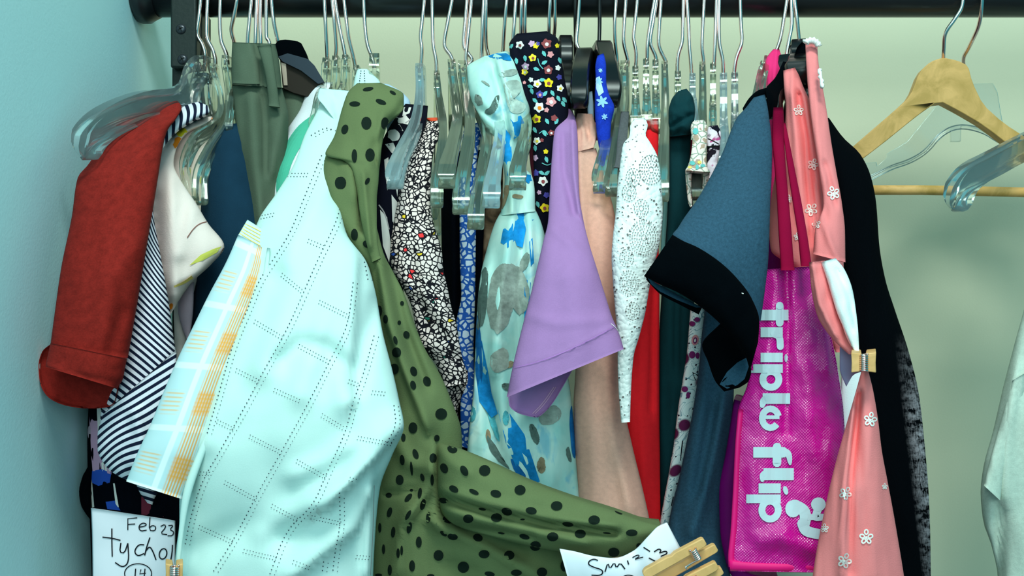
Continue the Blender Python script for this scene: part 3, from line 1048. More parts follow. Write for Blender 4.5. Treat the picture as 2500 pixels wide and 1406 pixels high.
# padded strip of the clear arm beside the lace, foam of the cream sleeve's hanger are built with those hangers
# ------------------------------------------------------------------ black trouser clamp hanger
cl = thing('clamp_hanger', 'black clamp hanger gripping the waist of the olive trousers', 'hanger', (664, -12, .98))
mesh_obj('hook', *hook_geo([(663, -2), (668, 50), (676, 88), (681, 110)], .985), [M['chrome']], cl)
o = mesh_obj('grip', *prism(dense([(668, 112), (680, 98), (700, 96), (734, 102), (744, 122), (752, 146), (720, 150), (684, 150)]), .972, 0.02), [M['foam']], cl, smooth=False)
o.data.materials[0] = M['blackcloth']
bevel(o, 0.003, 3)
mesh_obj('upper_jaw', *prism([(680, 138), (702, 130), (752, 144), (768, 160), (792, 200), (776, 204), (735, 172), (690, 150)], .968, 0.03), [M['post']], cl, smooth=False).data.materials[0] = plain('blue_black_jaw', (26, 44, 56), 0.5, 0.3)
mesh_obj('lower_jaw', *prism([(684, 148), (700, 146), (740, 168), (790, 206), (788, 232), (760, 238), (716, 226), (690, 214)], .972, 0.03), [M['darkbrown']], cl, smooth=False)
mesh_obj('metal_strip', *prism([(686, 152), (698, 156), (702, 208), (693, 208)], .9705, 0.003), [plain('dull_metal_strip', (150, 160, 140), .4, .5, .3)], cl, smooth=False)

# ------------------------------------------------------------------ garments
GG = 'clothes on the rail'


def single(p, name, label, cat):
    return tag(p.build(name), label, cat, GG)


def garment(name, label, cat, at):
    return thing(name, label, cat, at, GG)


# --- rust jacket sleeve with a turned-up cuff
g = garment('rust_jacket', 'rust red garment with a turned-up sleeve cuff, beside the blue wall', 'jacket', (250, 300, .9))
p = Panel([(345, 258, 432, 243, .93), (328, 285, 444, 262, .91), (290, 315, 430, 290, .885), (255, 343, 408, 320, .865), (215, 402, 394, 380, .84), (190, 433, 388, 420, .83),
           (175, 530, 372, 520, .81), (150, 650, 352, 640, .795), (134, 760, 332, 760, .785), (122, 850, 312, 874, .78)], M['rust'], bulge=.03, thick=.02, wr=(.005, 120, 240), seed=1,
          folds=[([(400, 300), (330, 400), (280, 470)], .004, 22), ([(330, 600), (260, 700), (250, 850)], .004, 26), ([(300, 760), (265, 860)], -.004, 18), ([(345, 262), (410, 285)], -.006, 9)])
p.build('sleeve', g)
p = Panel([(123, 838, 310, 876, .768), (118, 862, 305, 900, .767), (112, 888, 300, 925, .767), (112, 896, 285, 948, .768)], M['rust'], n=20, bulge=.03, thick=.03, wr=(.002, 80, 80), seed=2,
          folds=[([(112, 893), (222, 936), (285, 944)], .0025, 8)])
p.build('cuff', g)
p = Panel([(126, 838, 300, 880, .79), (103, 858, 298, 910, .79), (94, 893, 290, 945, .79), (98, 935, 285, 965, .79), (118, 970, 278, 985, .79), (160, 990, 262, 994, .79), (200, 997, 240, 997, .79)], M['rust'], n=26,
          bulge=-.012, thick=.02, wr=(.002, 80, 80), seed=3)
p.build('sleeve_lining', g)

# --- navy and white striped top
g = garment('striped_top', 'navy and white diagonal striped top squeezed beside the rust jacket', 'top', (350, 400, .88))


def stripe_uv(X, Y, s, t, v):
    yl, yr = Y[:, :1], Y[:, -1:]
    xl, xr = X[:, :1], X[:, -1:]
    # stripes run down from the outer edge to the inner one; steep near the neck
    a = yl / 17.2
    b = (yr - 118 * np.clip((yr - 330) / 260, 0.15, 1)) / 17.2
    # near the shoulder count along the top edge instead
    k = np.clip((yl - 250) / 130, 0, 1)
    a2 = (-xl) / 15.5 + 45.6
    b2 = (-xr) / 15.5 + 45.6
    a = a * k + a2 * (1 - k)
    b = b * k + b2 * (1 - k)
    bend = 0.35 * np.sin(np.pi * s)
    return a * (1 - s) + b * s + bend, v


p = Panel([(485, 248, 508, 258, .95), (455, 256, 512, 272, .935), (425, 270, 478, 290, .92), (397, 292, 437, 315, .905), (383, 318, 412, 340, .893), (374, 356, 388, 375, .88), (367, 400, 374, 415, .868), (356, 450, 371, 460, .86),
           (345, 508, 375, 525, .85), (328, 556, 386, 590, .84), (319, 636, 396, 645, .83), (304, 710, 410, 725, .82), (290, 800, 424, 825, .815), (277, 870, 430, 870, .81), (262, 950, 430, 920, .808), (246, 1012, 410, 990, .806),
           (242, 1070, 380, 1060, .806), (250, 1112, 360, 1120, .806), (287, 1155, 325, 1165, .806)], M['stripe'], n=90, m=24, bulge=.02, thick=.03, wr=(.002, 90, 200), uv=stripe_uv, seed=4)
p.build('sleeve', g)


def hem_uv(X, Y, s, t, v):
    return (Y + 0.62 * X + 14 * np.sin((X - 250) / 28.0) * np.clip((Y - 980) / 160, 0, 1)) / 19.5, v


p = Panel([(250, 1014, 431, 855, .786), (238, 1062, 431, 905, .782), (238, 1095, 420, 960, .78), (256, 1135, 395, 1035, .78), (285, 1160, 362, 1112, .78), (314, 1174, 338, 1150, .78)], M['stripe'], n=50, m=30, bulge=.012, thick=.012,
          wr=(.002, 60, 60), uv=hem_uv, seed=5, folds=[([(330, 1010), (345, 1070), (330, 1130)], .006, 16)])
p.build('turned_hem', g)
p = Panel([(332, 1180, 385, 1205, .835), (340, 1200, 378, 1215, .835), (360, 1228, 372, 1232, .835)], M['stripe'], n=14, m=8, bulge=.006, thick=.01, uv=lambda X, Y, s, t, v: ((Y - .3 * X) / 17, v), seed=6)
p.build('tail', g)

# --- cream floral tee
g = garment('floral_tee', 'cream tee with orange and green flower print, short sleeve poking out', 'tee', (450, 400, .9))
p = Panel([(480, 287, 520, 284, .965), (455, 300, 512, 297, .952), (420, 330, 458, 322, .935), (395, 365, 430, 365, .92), (372, 415, 424, 400, .905), (362, 470, 446, 447, .885), (366, 540, 478, 495, .872), (375, 600, 508, 545, .865),
           (385, 650, 548, 602, .86), (395, 690, 518, 643, .86), (405, 730, 466, 692, .86), (415, 770, 430, 745, .86)], M['cream'], bulge=.018, thick=.02, wr=(.004, 90, 200), seed=7,
          folds=[([(415, 420), (420, 560), (425, 720)], .008, 18), ([(470, 520), (440, 620)], .004, 16), ([(380, 480), (388, 640)], -.006, 14)])
p.decal([ell(443, 322, 14, 13, 20, jit=.12)], M['yellow']).decal([ell(434, 348, 10, 16, 15, jit=.15)], M['orange'])
p.decal([[(421, 397), (428, 400), (444, 440), (440, 446), (430, 430)]], M['coral'])
p.decal([[(462, 648), (490, 622), (520, 608), (541, 601), (530, 616), (495, 636), (470, 645)]], M['leafgreen']).decal(ribbon([(425, 700), (450, 690), (470, 676)], (4, 8)), M['palegold'])
p.decal([ell(417, 748, 5, 8, 20)], M['orange']).decal(ribbon([(457, 580), (472, 558), (488, 545), (505, 541)], 2.2), M['seam'])
p.decal(ribbon([(424, 772), (436, 742), (466, 705), (520, 655), (546, 606)], 2.0), M['seam'])
p.build('sleeve', g)
p = Panel([(490, 285, 550, 290, .972), (440, 320, 540, 320, .955), (415, 400, 520, 400, .94), (430, 480, 510, 470, .93), (440, 640, 490, 640, .915), (424, 760, 462, 770, .905), (426, 840, 454, 850, .9), (426, 960, 440, 960, .9)], M['cream'], bulge=.01, thick=.03, seed=8)
p.decal([ell(512, 292, 14, 7, 20)], M['orange']).decal([ell(462, 362, 5, 7), ell(468, 380, 4, 5)], M['coral']).decal([ell(462, 418, 5, 9), ell(492, 440, 5, 9)], M['leafgreen'])
p.decal([[(530, 300), (548, 296), (552, 306), (532, 312)]], M['p_white'])
p.build('body', g)
p = Panel([(438, 700, 474, 688, .885), (434, 750, 472, 755, .885), (444, 800, 466, 805, .885), (456, 828, 461, 830, .885)], M['mauve'], n=20, m=10, bulge=.006, thick=.01, seed=9)
single(p, 'lilac_grey_blouse', 'sliver of lilac grey cloth under the cream floral sleeve', 'blouse')

# --- navy shirt
p = Panel([(545, 305, 600, 298, .945), (512, 375, 620, 380, .935), (493, 430, 625, 440, .93), (488, 500, 640, 520, .925), (478, 640, 650, 640, .92), (465, 760, 660, 760, .92), (455, 850, 660, 850, .92), (448, 1000, 640, 1000, .92), (446, 1200, 560, 1200, .92)], M['navy'],
          bulge=.03, thick=.06, wr=(.006, 120, 400), seed=10, folds=[([(512, 378), (545, 368), (590, 372)], -.004, 8)])
single(p, 'navy_shirt', 'plain dark navy shirt hanging behind the white checked one', 'shirt')

# --- olive trousers
g = garment('olive_trousers', 'olive green trousers, waistband with a long belt loop', 'trousers', (630, 160, .95))
p = Panel([(567, 203, 688, 213, .958), (573, 280, 705, 290, .948), (580, 360, 700, 380, .935), (592, 450, 690, 460, .925), (602, 540, 680, 540, .915), (606, 640, 680, 640, .91), (608, 860, 680, 860, .91)], M['olive'], bulge=.022, thick=.05, wr=(.005, 60, 260), seed=11,
          folds=[([(646, 230), (650, 420)], -.008, 10), ([(612, 240), (622, 420), (640, 540)], .006, 16), ([(690, 280), (662, 420)], .006, 14)])
p.build('leg', g)
p = Panel([(567, 103, 672, 107, .966), (565, 150, 682, 152, .958), (566, 206, 688, 214, .95)], M['olive'], n=30, bulge=.02, thick=.05, wr=(.003, 60, 120), seed=12, folds=[([(622, 104), (634, 140), (642, 210)], -.012, 7), ([(568, 204), (630, 207), (690, 216)], .004, 4)])
p.decal(ribbon([(568, 204), (600, 206), (634, 206)], 2), M['dot'])
p.build('waistband', g)
p = Panel([(628, 112, 662, 110, .936), (640, 150, 668, 150, .93), (651, 205, 676, 207, .926), (656, 258, 684, 262, .925)], M['olive'], n=20, m=8, bulge=.004, thick=.006, wr=(.001, 40, 60), seed=13, folds=[([(656, 255), (684, 259)], .002, 4)])
p.build('belt_loop', g)
p = Panel([(682, 212, 750, 232, .992), (684, 240, 750, 245, .988), (690, 290, 742, 300, .98), (690, 350, 730, 350, .97)], M['olive'], n=20, bulge=.01, thick=.03, seed=14)
p.build('back_waist', g)

# --- white tee with a green band
p = Panel([(752, 205, 815, 200, .985), (735, 262, 815, 255, .975), (702, 315, 815, 310, .96), (672, 375, 800, 375, .945), (655, 430, 760, 440, .93), (652, 485, 720, 500, .92), (656, 540, 690, 545, .91)], M['whitetee'], bulge=.02, thick=.04, wr=(.003, 70, 140), seed=15,
          folds=[([(700, 320), (672, 400), (664, 480)], -.005, 12)])
p.patch([(782, 266, 818, 258), (724, 312, 775, 312), (692, 365, 738, 352), (678, 415, 712, 400), (674, 455, 700, 440), (676, 475, 690, 470)], M['greenband'])
single(p, 'white_tee', 'white tee with a green sleeve band, behind the checked shirt', 'tee')

# --- pale blue collar behind the polka dot blouse
p = Panel([(905, 200, 950, 206, .975), (915, 218, 985, 228, .97), (930, 238, 1002, 252, .965), (940, 262, 1000, 272, .96), (945, 330, 985, 330, .95)], M['skyblue'], n=24, bulge=.012, thick=.03, seed=16)
single(p, 'pale_blue_shirt', 'pale blue collar peeping out behind the olive polka dot collar', 'shirt')

# --- white checked shirt
g = garment('checked_shirt', 'large white shirt with dotted checks and an orange plaid facing, front of the rack', 'shirt', (760, 300, .8))
DASH = [
    [(785, 380), (739, 491), (711, 563), (680, 614), (629, 688), (605, 754), (569, 835), (540, 940), (505, 1060)],
    [(838, 470), (825, 530), (808, 569), (778, 629), (743, 709), (698, 811), (638, 915), (605, 980), (571, 1040), (532, 1110), (493, 1174), (465, 1262), (452, 1330)],
    [(862, 690), (850, 796), (808, 874), (755, 980), (693, 1092), (632, 1198), (575, 1310), (517, 1401)],
    [(913, 820), (886, 918), (862, 980), (844, 1056), (799, 1150), (765, 1235), (699, 1292), (659, 1401)],
    [(829, 1204), (831, 1283), (817, 1353), (812, 1400)], [(790, 1372), (786, 1402)], [(962, 990), (968, 1040), (945, 1080)],
    [(890, 640), (900, 690)], [(760, 330), (795, 310), (812, 318)],
]
CROSS = [[(689, 667), (737, 706)], [(754, 584), (790, 599)], [(623, 781), (689, 820)], [(781, 733), (853, 769)], [(578, 900), (632, 927)], [(731, 841), (805, 880)], [(671, 948), (731, 975)], [(853, 927), (874, 935)], [(910, 954), (940, 957)],
         [(787, 1010), (838, 1041)], [(532, 1025), (571, 1044)], [(611, 1062), (687, 1101)], [(875, 1065), (956, 1080)], [(726, 1122), (796, 1162)], [(490, 1152), (511, 1153)], [(550, 1174), (626, 1216)], [(665, 1231), (726, 1265)],
         [(762, 1259), (832, 1274)], [(487, 1283), (568, 1319)], [(596, 1341), (640, 1352), (675, 1359)], [(717, 1368), (756, 1383)], [(705, 423), (751, 423)], [(640, 526), (668, 520)], [(872, 1356), (902, 1358)], [(855, 1165), (870, 1170)]]


def dashes(p):
    big, small = [], []
    for L in DASH:
        for off, lst in ((0, big), (11, small)):
            q = smooth_line([(x + off, y + off * .25) for x, y in L], 2)
            acc = 0.0
            for a, b in zip(q, q[1:]):
                l = math.hypot(b[0] - a[0], b[1] - a[1])
                while acc < l:
                    x, y = a[0] + (b[0] - a[0]) * acc / l, a[1] + (b[1] - a[1]) * acc / l
                    r = 1.7 if lst is big else 1.3
                    lst.append([(x - r, y), (x, y + r * 1.2), (x + r, y), (x, y - r * 1.2)])
                    acc += 10.5
                acc -= l
    for L in CROSS:
        for off, lst in ((0, big), (8, small)):
            for a, b in zip(L, L[1:]):
                l = math.hypot(b[0] - a[0], b[1] - a[1])
                k = int(l / 7)
                for i in range(k + 1):
                    x, y = a[0] + (b[0] - a[0]) * i / max(1, k) - off * .35, a[1] + (b[1] - a[1]) * i / max(1, k) + off
                    r = 1.4
                    lst.append([(x - r * 1.1, y), (x, y + r * .9), (x + r * 1.1, y), (x, y - r * .9)])
    p.decal(big + small, M['stitch'], .0008)


p = Panel([(792, 222, 862, 222, .955), (778, 262, 858, 262, .935), (744, 330, 835, 330, .89), (718, 400, 815, 400, .85), (676, 470, 815, 470, .82), (632, 535, 830, 510, .795), (610, 600, 846, 570, .775), (600, 680, 896, 642, .758),
           (575, 770, 918, 720, .742), (542, 860, 934, 810, .727), (505, 950, 957, 900, .718), (468, 1040, 974, 975, .71), (440, 1120, 986, 1040, .707), (438, 1200, 958, 1110, .71), (438, 1270, 928, 1190, .713), (430, 1340, 917, 1290, .713),
           (424, 1420, 911, 1406, .713), (420, 1560, 908, 1560, .713)], M['shirt'], n=110, m=44, bulge=.035, thick=.05, wr=(.004, 130, 260), seed=17,
          folds=[([(985, 1042), (880, 1150), (795, 1238)], .016, (9, 46)), ([(912, 1160), (868, 1290), (720, 1406)], .012, (10, 50)), ([(870, 620), (862, 760), (856, 980)], .010, (10, 40)), ([(920, 740), (890, 830), (865, 940)], -.010, 26),
                 ([(745, 640), (690, 790), (640, 900)], .006, 40), ([(640, 700), (560, 900), (500, 1080)], .006, 26), ([(690, 880), (740, 840), (790, 850), (850, 900)], -.008, 26), ([(720, 1160), (790, 1130), (850, 1090)], .007, 26),
                 ([(640, 1300), (760, 1230), (860, 1180)], .008, 30), ([(480, 1340), (600, 1290), (700, 1300)], -.008, 40), ([(820, 640), (800, 760), (735, 960)], .006, 30), ([(830, 420), (760, 520), (700, 640)], .006, 26),
                 ([(905, 1200), (895, 1400)], .008, 12), ([(455, 1200), (437, 1400)], .005, 8)])
dashes(p)
p.decal(ribbon([(914, 1185), (911, 1300), (905, 1404)], 0.9), M['greyprint'])
p.build('body', g)


def plaid_uv(X, Y, s, t, v):
    return s, v


p = Panel([(582, 572, 655, 612, .762), (552, 640, 646, 668, .748), (512, 715, 622, 738, .734), (470, 800, 592, 815, .722), (432, 880, 562, 890, .711), (398, 960, 534, 968, .702), (366, 1040, 507, 1048, .694), (338, 1100, 480, 1128, .690), (308, 1175, 446, 1219, .69)],
          M['plaid'], n=70, m=18, bulge=.016, thick=.014, wr=(.002, 100, 200), uv=plaid_uv, seed=18)
p.build('plaid_facing', g)
p = Panel([(652, 605, 660, 606, .738), (640, 680, 652, 684, .734), (612, 760, 624, 766, .722), (560, 890, 574, 896, .702), (505, 1048, 520, 1054, .684), (444, 1219, 462, 1226, .68), (436, 1300, 448, 1304, .68), (424, 1420, 436, 1424, .68)], M['shirt'], n=50, m=8, bulge=.004, thick=.008, wr=(0, 1, 1))
p.build('edge_binding', g)
p = Panel([(604, 536, 664, 574, .775), (592, 556, 662, 596, .766), (582, 573, 656, 615, .757)], M['shirt'], n=12, m=14, bulge=.004, thick=.006, wr=(0, 1, 1))
p.decal([q for k in range(5) for q in ribbon([(597 - 3 * k, 545 + 6 * k), (632 - 2 * k, 562 + 8 * k), (662 - 1.5 * k, 580 + 7 * k)], 1.8, 1)], M['palegold'])
p.build('shoulder_band', g)
p = Panel([(780, 215, 857, 222, .938), (775, 236, 864, 250, .925), (790, 258, 862, 284, .913), (814, 290, 848, 312, .902), (830, 312, 838, 322, .897)], M['shirt'], n=26, m=16, bulge=.005, thick=.006, wr=(.0025, 36, 30), seed=19, folds=[([(778, 222), (820, 226), (858, 232)], .003, 6), ([(812, 230), (830, 300)], -.003, 8)])
p.build('collar', g)
p = Panel([(873, 168, 896, 168, .975), (866, 190, 916, 186, .968), (862, 215, 930, 205, .96), (858, 240, 935, 235, .955)], M['shirt'], n=20, m=12, bulge=.012, thick=.02, wr=(.001, 40, 40), seed=20)
p.decal([[(x, y), (x + 2.4, y), (x + 2.4, y + 2), (x, y + 2)] for k in range(7) for x, y in ((880 - k * .8, 172 + k * 6), (888 + k * .3, 172 + k * 6))], M['stitch'])
p.build('collar_stand', g)

# --- olive polka dot blouse
DOTS = [(900 + a[0] / 3.3, 980 + a[1] / 3.3, a[2] / 3.3, a[3] / 3.3, a[4] if len(a) > 4 else 0) for a in [
    (585, 100, 48, 46), (357, 212, 36, 45), (280, 290, 18, 32), (550, 295, 22, 27), (675, 380, 42, 34, 20), (378, 423, 22, 42, -20), (270, 472, 20, 42, -5), (520, 455, 30, 38), (607, 538, 30, 42, -25), (770, 558, 28, 46, -30), (935, 555, 46, 44),
    (345, 540, 11, 58, -5), (250, 632, 32, 42), (432, 612, 16, 32, -15), (512, 632, 14, 46), (685, 705, 40, 26, 30), (848, 728, 42, 18, 25), (1025, 742, 44, 30, 15), (1220, 712, 45, 40), (162, 755, 25, 20), (412, 738, 16, 44, 8), (320, 775, 20, 42, 40),
    (345, 715, 14, 10), (600, 798, 36, 22, 10), (437, 830, 21, 46, 15), (915, 868, 30, 10, 10), (1113, 888, 44, 30, 20), (1310, 880, 45, 30, 10), (1515, 840, 47, 38), (168, 893, 20, 42, 15), (318, 915, 16, 44, 28), (480, 935, 18, 46, 5), (635, 955, 42, 24, 25),
    (802, 945, 42, 36), (1030, 935, 45, 35), (1240, 950, 18, 7), (1605, 990, 45, 19, 8), (1817, 955, 47, 38), (90, 1018, 13, 40), (328, 1018, 20, 46, 12), (197, 1053, 17, 44, 5), (603, 1065, 32, 16, 35), (677, 1090, 42, 26, 10), (880, 1097, 40, 30, 20),
    (1068, 1062, 28, 8, 10), (1255, 1090, 42, 20, 15), (1483, 1090, 46, 37), (1705, 1065, 45, 34), (1920, 1060, 32, 7, 5), (2120, 1058, 47, 28), (404, 1133, 24, 46), (120, 1190, 13, 40), (1343, 1165, 44, 40), (237, 1222, 14, 40), (266, 1200, 11, 40),
    (563, 1240, 40, 44), (930, 1230, 44, 34), (1133, 1238, 42, 37), (1975, 1215, 46, 38), (2180, 1165, 24, 24), (350, 1325, 24, 46), (170, 1358, 17, 44), (763, 1335, 46, 46), (975, 1390, 42, 20, 10), (1190, 1380, 44, 26), (1397, 1375, 42, 38),
    (1578, 1325, 32, 46), (500, 1402, 30, 12), (80, 1398, 30, 12), (1710, 782, 30, 9, 22), (2015, 892, 34, 11, 22)]]
UPPER = [(560 + a[0] / 4.135, a[1] / 4.135, a[2] / 4.135, a[3] / 4.135, a[4] if len(a) > 4 else 0) for a in [
    (1400, 898, 55, 20, -10), (1265, 1048, 55, 26), (1530, 1028, 56, 24, 20), (1383, 1242, 52, 65), (1572, 1245, 40, 62), (1165, 1305, 34, 50, 20), (1650, 935, 36, 16, 30), (1262, 1572, 28, 68), (1420, 1562, 48, 65), (1035, 1605, 46, 18), (1110, 1845, 46, 60),
    (1390, 1830, 20, 40, 30), (1262, 2368, 36, 60), (1390, 2465, 46, 36, 30), (1085, 2120, 18, 40)]]
UPPER += [(860 + a[0] / 3.7, 640 + a[1] / 3.7, a[2] / 3.7, a[3] / 3.7, a[4] if len(a) > 4 else 0) for a in [
    (242, 440, 28, 50), (300, 515, 22, 40), (400, 815, 42, 46), (490, 655, 28, 35, -20), (390, 705, 18, 40, -15), (380, 965, 40, 50), (555, 985, 30, 45, -20), (675, 1075, 34, 46, -20), (550, 1110, 26, 42, -15), (425, 545, 16, 20), (450, 370, 18, 20)]]
g = garment('polka_dot_blouse', 'olive green blouse with black polka dots, one sleeve stretched across the front', 'blouse', (930, 500, .8))
p = Panel([(872, 205, 930, 203, .93), (852, 225, 985, 232, .91), (838, 262, 985, 262, .892), (818, 330, 945, 305, .868), (797, 372, 930, 370, .85), (789, 420, 924, 430, .83), (800, 460, 918, 480, .812), (815, 505, 915, 525, .80), (837, 562, 925, 575, .79),
           (872, 612, 938, 622, .784), (902, 655, 958, 660, .78), (912, 710, 988, 720, .776), (922, 780, 1012, 790, .772), (937, 850, 1037, 850, .77), (952, 920, 1075, 915, .768), (962, 990, 1105, 985, .766), (950, 1060, 1126, 1050, .766),
           (930, 1130, 1130, 1120, .766), (918, 1200, 1160, 1200, .766), (912, 1270, 1290, 1262, .764), (910, 1330, 1368, 1330, .764), (908, 1420, 1396, 1415, .764), (905, 1560, 1402, 1560, .764)], M['polka'], n=110, m=40, bulge=.022, thick=.035,
          wr=(.004, 90, 220), seed=21,
          folds=[([(797, 384), (830, 385), (858, 410), (868, 470)], .008, (5, 26)), ([(930, 280), (925, 330), (922, 380)], .006, (20, 6)), ([(985, 258), (950, 300), (926, 350)], -.008, 12), ([(888, 440), (896, 520), (900, 600)], .007, 9), ([(880, 430), (884, 560)], -.008, 8),
                 ([(925, 640), (945, 780), (985, 900), (1040, 1040)], .008, (22, 8)), ([(950, 640), (985, 800), (1040, 940)], -.006, 14), ([(1062, 1100), (1045, 1200), (985, 1280), (975, 1400)], .010, (8, 20)), ([(1060, 1150), (1063, 1280)], .008, 10),
                 ([(955, 1060), (1000, 1130), (1050, 1140)], .006, 18), ([(940, 1206), (1010, 1200)], -.005, 8), ([(1070, 1290), (1180, 1330), (1300, 1406)], .010, (30, 10)), ([(1090, 1240), (1150, 1300), (1270, 1350)], -.012, 20),
                 ([(1000, 1250), (1010, 1406)], .004, 20), ([(1100, 1380), (1160, 1400)], -.006, 20)])
p.decal([ell(*d) for d in UPPER[10:15] + UPPER[15:] + [d for d in DOTS if not (d[0] > 1066 and d[1] > 1070 and d[1] < 1195 + (d[0] - 1066) * .30)]], M['dot'])
p.decal([ell(833, 446, 12, 15)], M['dot'])
p.build('body', g)
p = Panel([(872, 203, 930, 202, .912), (850, 225, 986, 232, .892), (836, 262, 986, 262, .874), (817, 330, 946, 305, .85), (794, 376, 931, 368, .83), (806, 384, 929, 392, .825), (834, 390, 926, 415, .82), (858, 412, 924, 445, .81), (870, 465, 920, 490, .796), (882, 540, 920, 540, .782), (896, 600, 922, 590, .774), (908, 640, 930, 630, .77)],
          M['polka'], n=60, m=26, bulge=.018, thick=.006, wr=(.003, 50, 120), seed=59, folds=[([(930, 280), (925, 330), (922, 380)], .006, (20, 6)), ([(985, 258), (950, 300), (926, 350)], -.010, 12), ([(888, 420), (896, 520), (904, 600)], .004, 8), ([(880, 250), (890, 360)], .003, 16)])
p.decal([ell(*d) for d in UPPER[:10]] + [ell(897, 442, 5, 9, 30)], M['dot'])
p.build('collar', g)
p = Panel([(1046, 1066, 1050, 1180, .782), (1062, 1074, 1064, 1222, .768), (1082, 1083, 1080, 1256, .748), (1130, 1098, 1112, 1282, .731), (1200, 1128, 1200, 1310, .724), (1300, 1176, 1300, 1335, .722), (1400, 1214, 1390, 1350, .72), (1500, 1246, 1480, 1362, .72), (1570, 1272, 1545, 1352, .72), (1612, 1284, 1590, 1322, .72)],
          M['polka'], n=70, m=28, bulge=.022, thick=.03, wr=(.003, 150, 60), seed=22,
          folds=[([(1080, 1218), (1200, 1250), (1350, 1282), (1500, 1300)], -.012, 9), ([(1080, 1200), (1200, 1232), (1350, 1268), (1500, 1284)], .005, 14), ([(1090, 1250), (1250, 1290), (1430, 1325)], .006, 12), ([(1120, 1285), (1300, 1312)], -.006, 8), ([(1066, 1090), (1100, 1130), (1150, 1150)], .004, 16)])
p.decal([ell(*d) for d in DOTS if d[0] > 1064 and d[1] > 1070], M['dot'])
p.build('sleeve', g)

# --- black and white paisley sleeve
p = Panel([(990, 253, 1045, 258, .955), (958, 298, 1042, 292, .93), (932, 350, 1025, 345, .91), (918, 430, 995, 430, .89), (914, 520, 985, 525, .875), (920, 600, 985, 600, .865), (935, 660, 980, 660, .86), (950, 740, 990, 740, .86)], M['floralbase'], bulge=.018, thick=.03, seed=23)
p.decal([ell(962, 330, 16, 14, 30, jit=.1), [(940, 352), (960, 348), (975, 380), (968, 390), (950, 365)], [(938, 390), (948, 384), (952, 420), (946, 465), (940, 420)], [(958, 380), (970, 400), (974, 440), (970, 480), (962, 430)], [(956, 475), (975, 500), (972, 560), (958, 540)],
         [(928, 512), (945, 530), (955, 600), (950, 640), (935, 600)], [(986, 262), (1004, 262), (1000, 276), (982, 284)], [(968, 286), (990, 280), (1000, 292), (996, 304), (972, 300)], [(952, 310), (975, 302), (985, 320), (962, 316)]], M['p_white'])
p.decal(ribbon([(925, 500), (940, 520), (950, 560)], 3) + ribbon([(1010, 268), (1005, 290), (990, 300)], 3), M['greyprint'])
p.decal([ell(1017, 276, 14, 14)], M['floralbase'], .0012)
single(p, 'paisley_blouse', 'black and white leaf print sleeve between the polka dot blouse and a bare hanger', 'blouse')

# --- pebble print blouse
g = garment('pebble_print_blouse', 'black and white pebble print blouse with tiny coloured flecks', 'blouse', (1030, 450, .85))
p = Panel([(1030, 298, 1090, 292, .945), (1010, 330, 1085, 312, .93), (993, 380, 1060, 365, .90), (982, 430, 1052, 430, .875), (973, 480, 1050, 490, .86), (960, 550, 1060, 550, .845), (953, 610, 1078, 610, .835), (956, 650, 1083, 660, .83), (982, 700, 1092, 700, .825),
           (1005, 750, 1102, 750, .82), (1014, 800, 1114, 790, .818), (1018, 845, 1122, 838, .815), (1058, 880, 1130, 878, .815), (1076, 915, 1138, 908, .815), (1084, 945, 1138, 935, .815)], M['cobble'], n=80, m=20, bulge=.018, thick=.035, wr=(.003, 60, 140), seed=24,
          folds=[([(985, 690), (1040, 720), (1090, 800)], .004, 16), ([(1060, 640), (1085, 760), (1120, 850)], .005, 14), ([(1000, 620), (1040, 800)], -.004, 14)])
p.build('sleeve', g)
p = Panel([(1068, 895, 1142, 905, .835), (1075, 930, 1142, 930, .835), (1085, 970, 1135, 950, .835), (1098, 1010, 1118, 1000, .835), (1110, 1060, 1122, 1055, .835)], M['cobble'], n=24, m=12, bulge=-.006, thick=.02, seed=25)
p.build('sleeve_lining', g)
p = Panel([(1035, 288, 1080, 286, .955), (1048, 296, 1075, 296, .95)], M['coral'], n=8, m=8, bulge=.006, thick=.01)
single(p, 'coral_top', 'speck of coral cloth at the neck of the pebble print blouse', 'top')

# --- black dress in the gap
p = Panel([(1075, 370, 1190, 365, .965), (1078, 600, 1200, 600, .955), (1082, 900, 1190, 900, .95), (1100, 1200, 1190, 1200, .95), (1100, 1420, 1190, 1420, .95)], M['blacknavy'], bulge=.02, thick=.08, wr=(.006, 60, 400), seed=26, folds=[([(1105, 420), (1108, 900)], .008, 14)])
single(p, 'black_dress', 'near-black dress seen in the gaps beside the blue pebble print', 'dress')

# --- blue pebble print
p = Panel([(1135, 300, 1182, 300, .945), (1128, 345, 1172, 345, .935), (1124, 400, 1164, 400, .925), (1122, 470, 1160, 470, .915), (1122, 560, 1162, 560, .905), (1123, 650, 1161, 650, .9), (1126, 720, 1160, 720, .895), (1113, 790, 1158, 790, .893), (1110, 850, 1156, 850, .892), (1128, 920, 1158, 920, .89),
           (1124, 1000, 1155, 1000, .89), (1128, 1090, 1142, 1095, .89)], M['cobbleblue'], n=60, m=12, bulge=.012, thick=.03, wr=(.002, 40, 140), seed=27)
single(p, 'blue_pebble_blouse', 'narrow strip of blue and white pebble print beside the watercolour dress', 'blouse')

# --- brown blotchy top
p = Panel([(1190, 360, 1230, 350, .95), (1184, 450, 1228, 445, .94), (1182, 540, 1225, 540, .935), (1178, 640, 1215, 640, .93), (1175, 720, 1200, 720, .93)], M['brown'], n=30, m=10, bulge=.01, thick=.02, seed=28)
single(p, 'brown_blotch_top', 'brown and black blotchy cloth tucked in above the watercolour skirt', 'top')

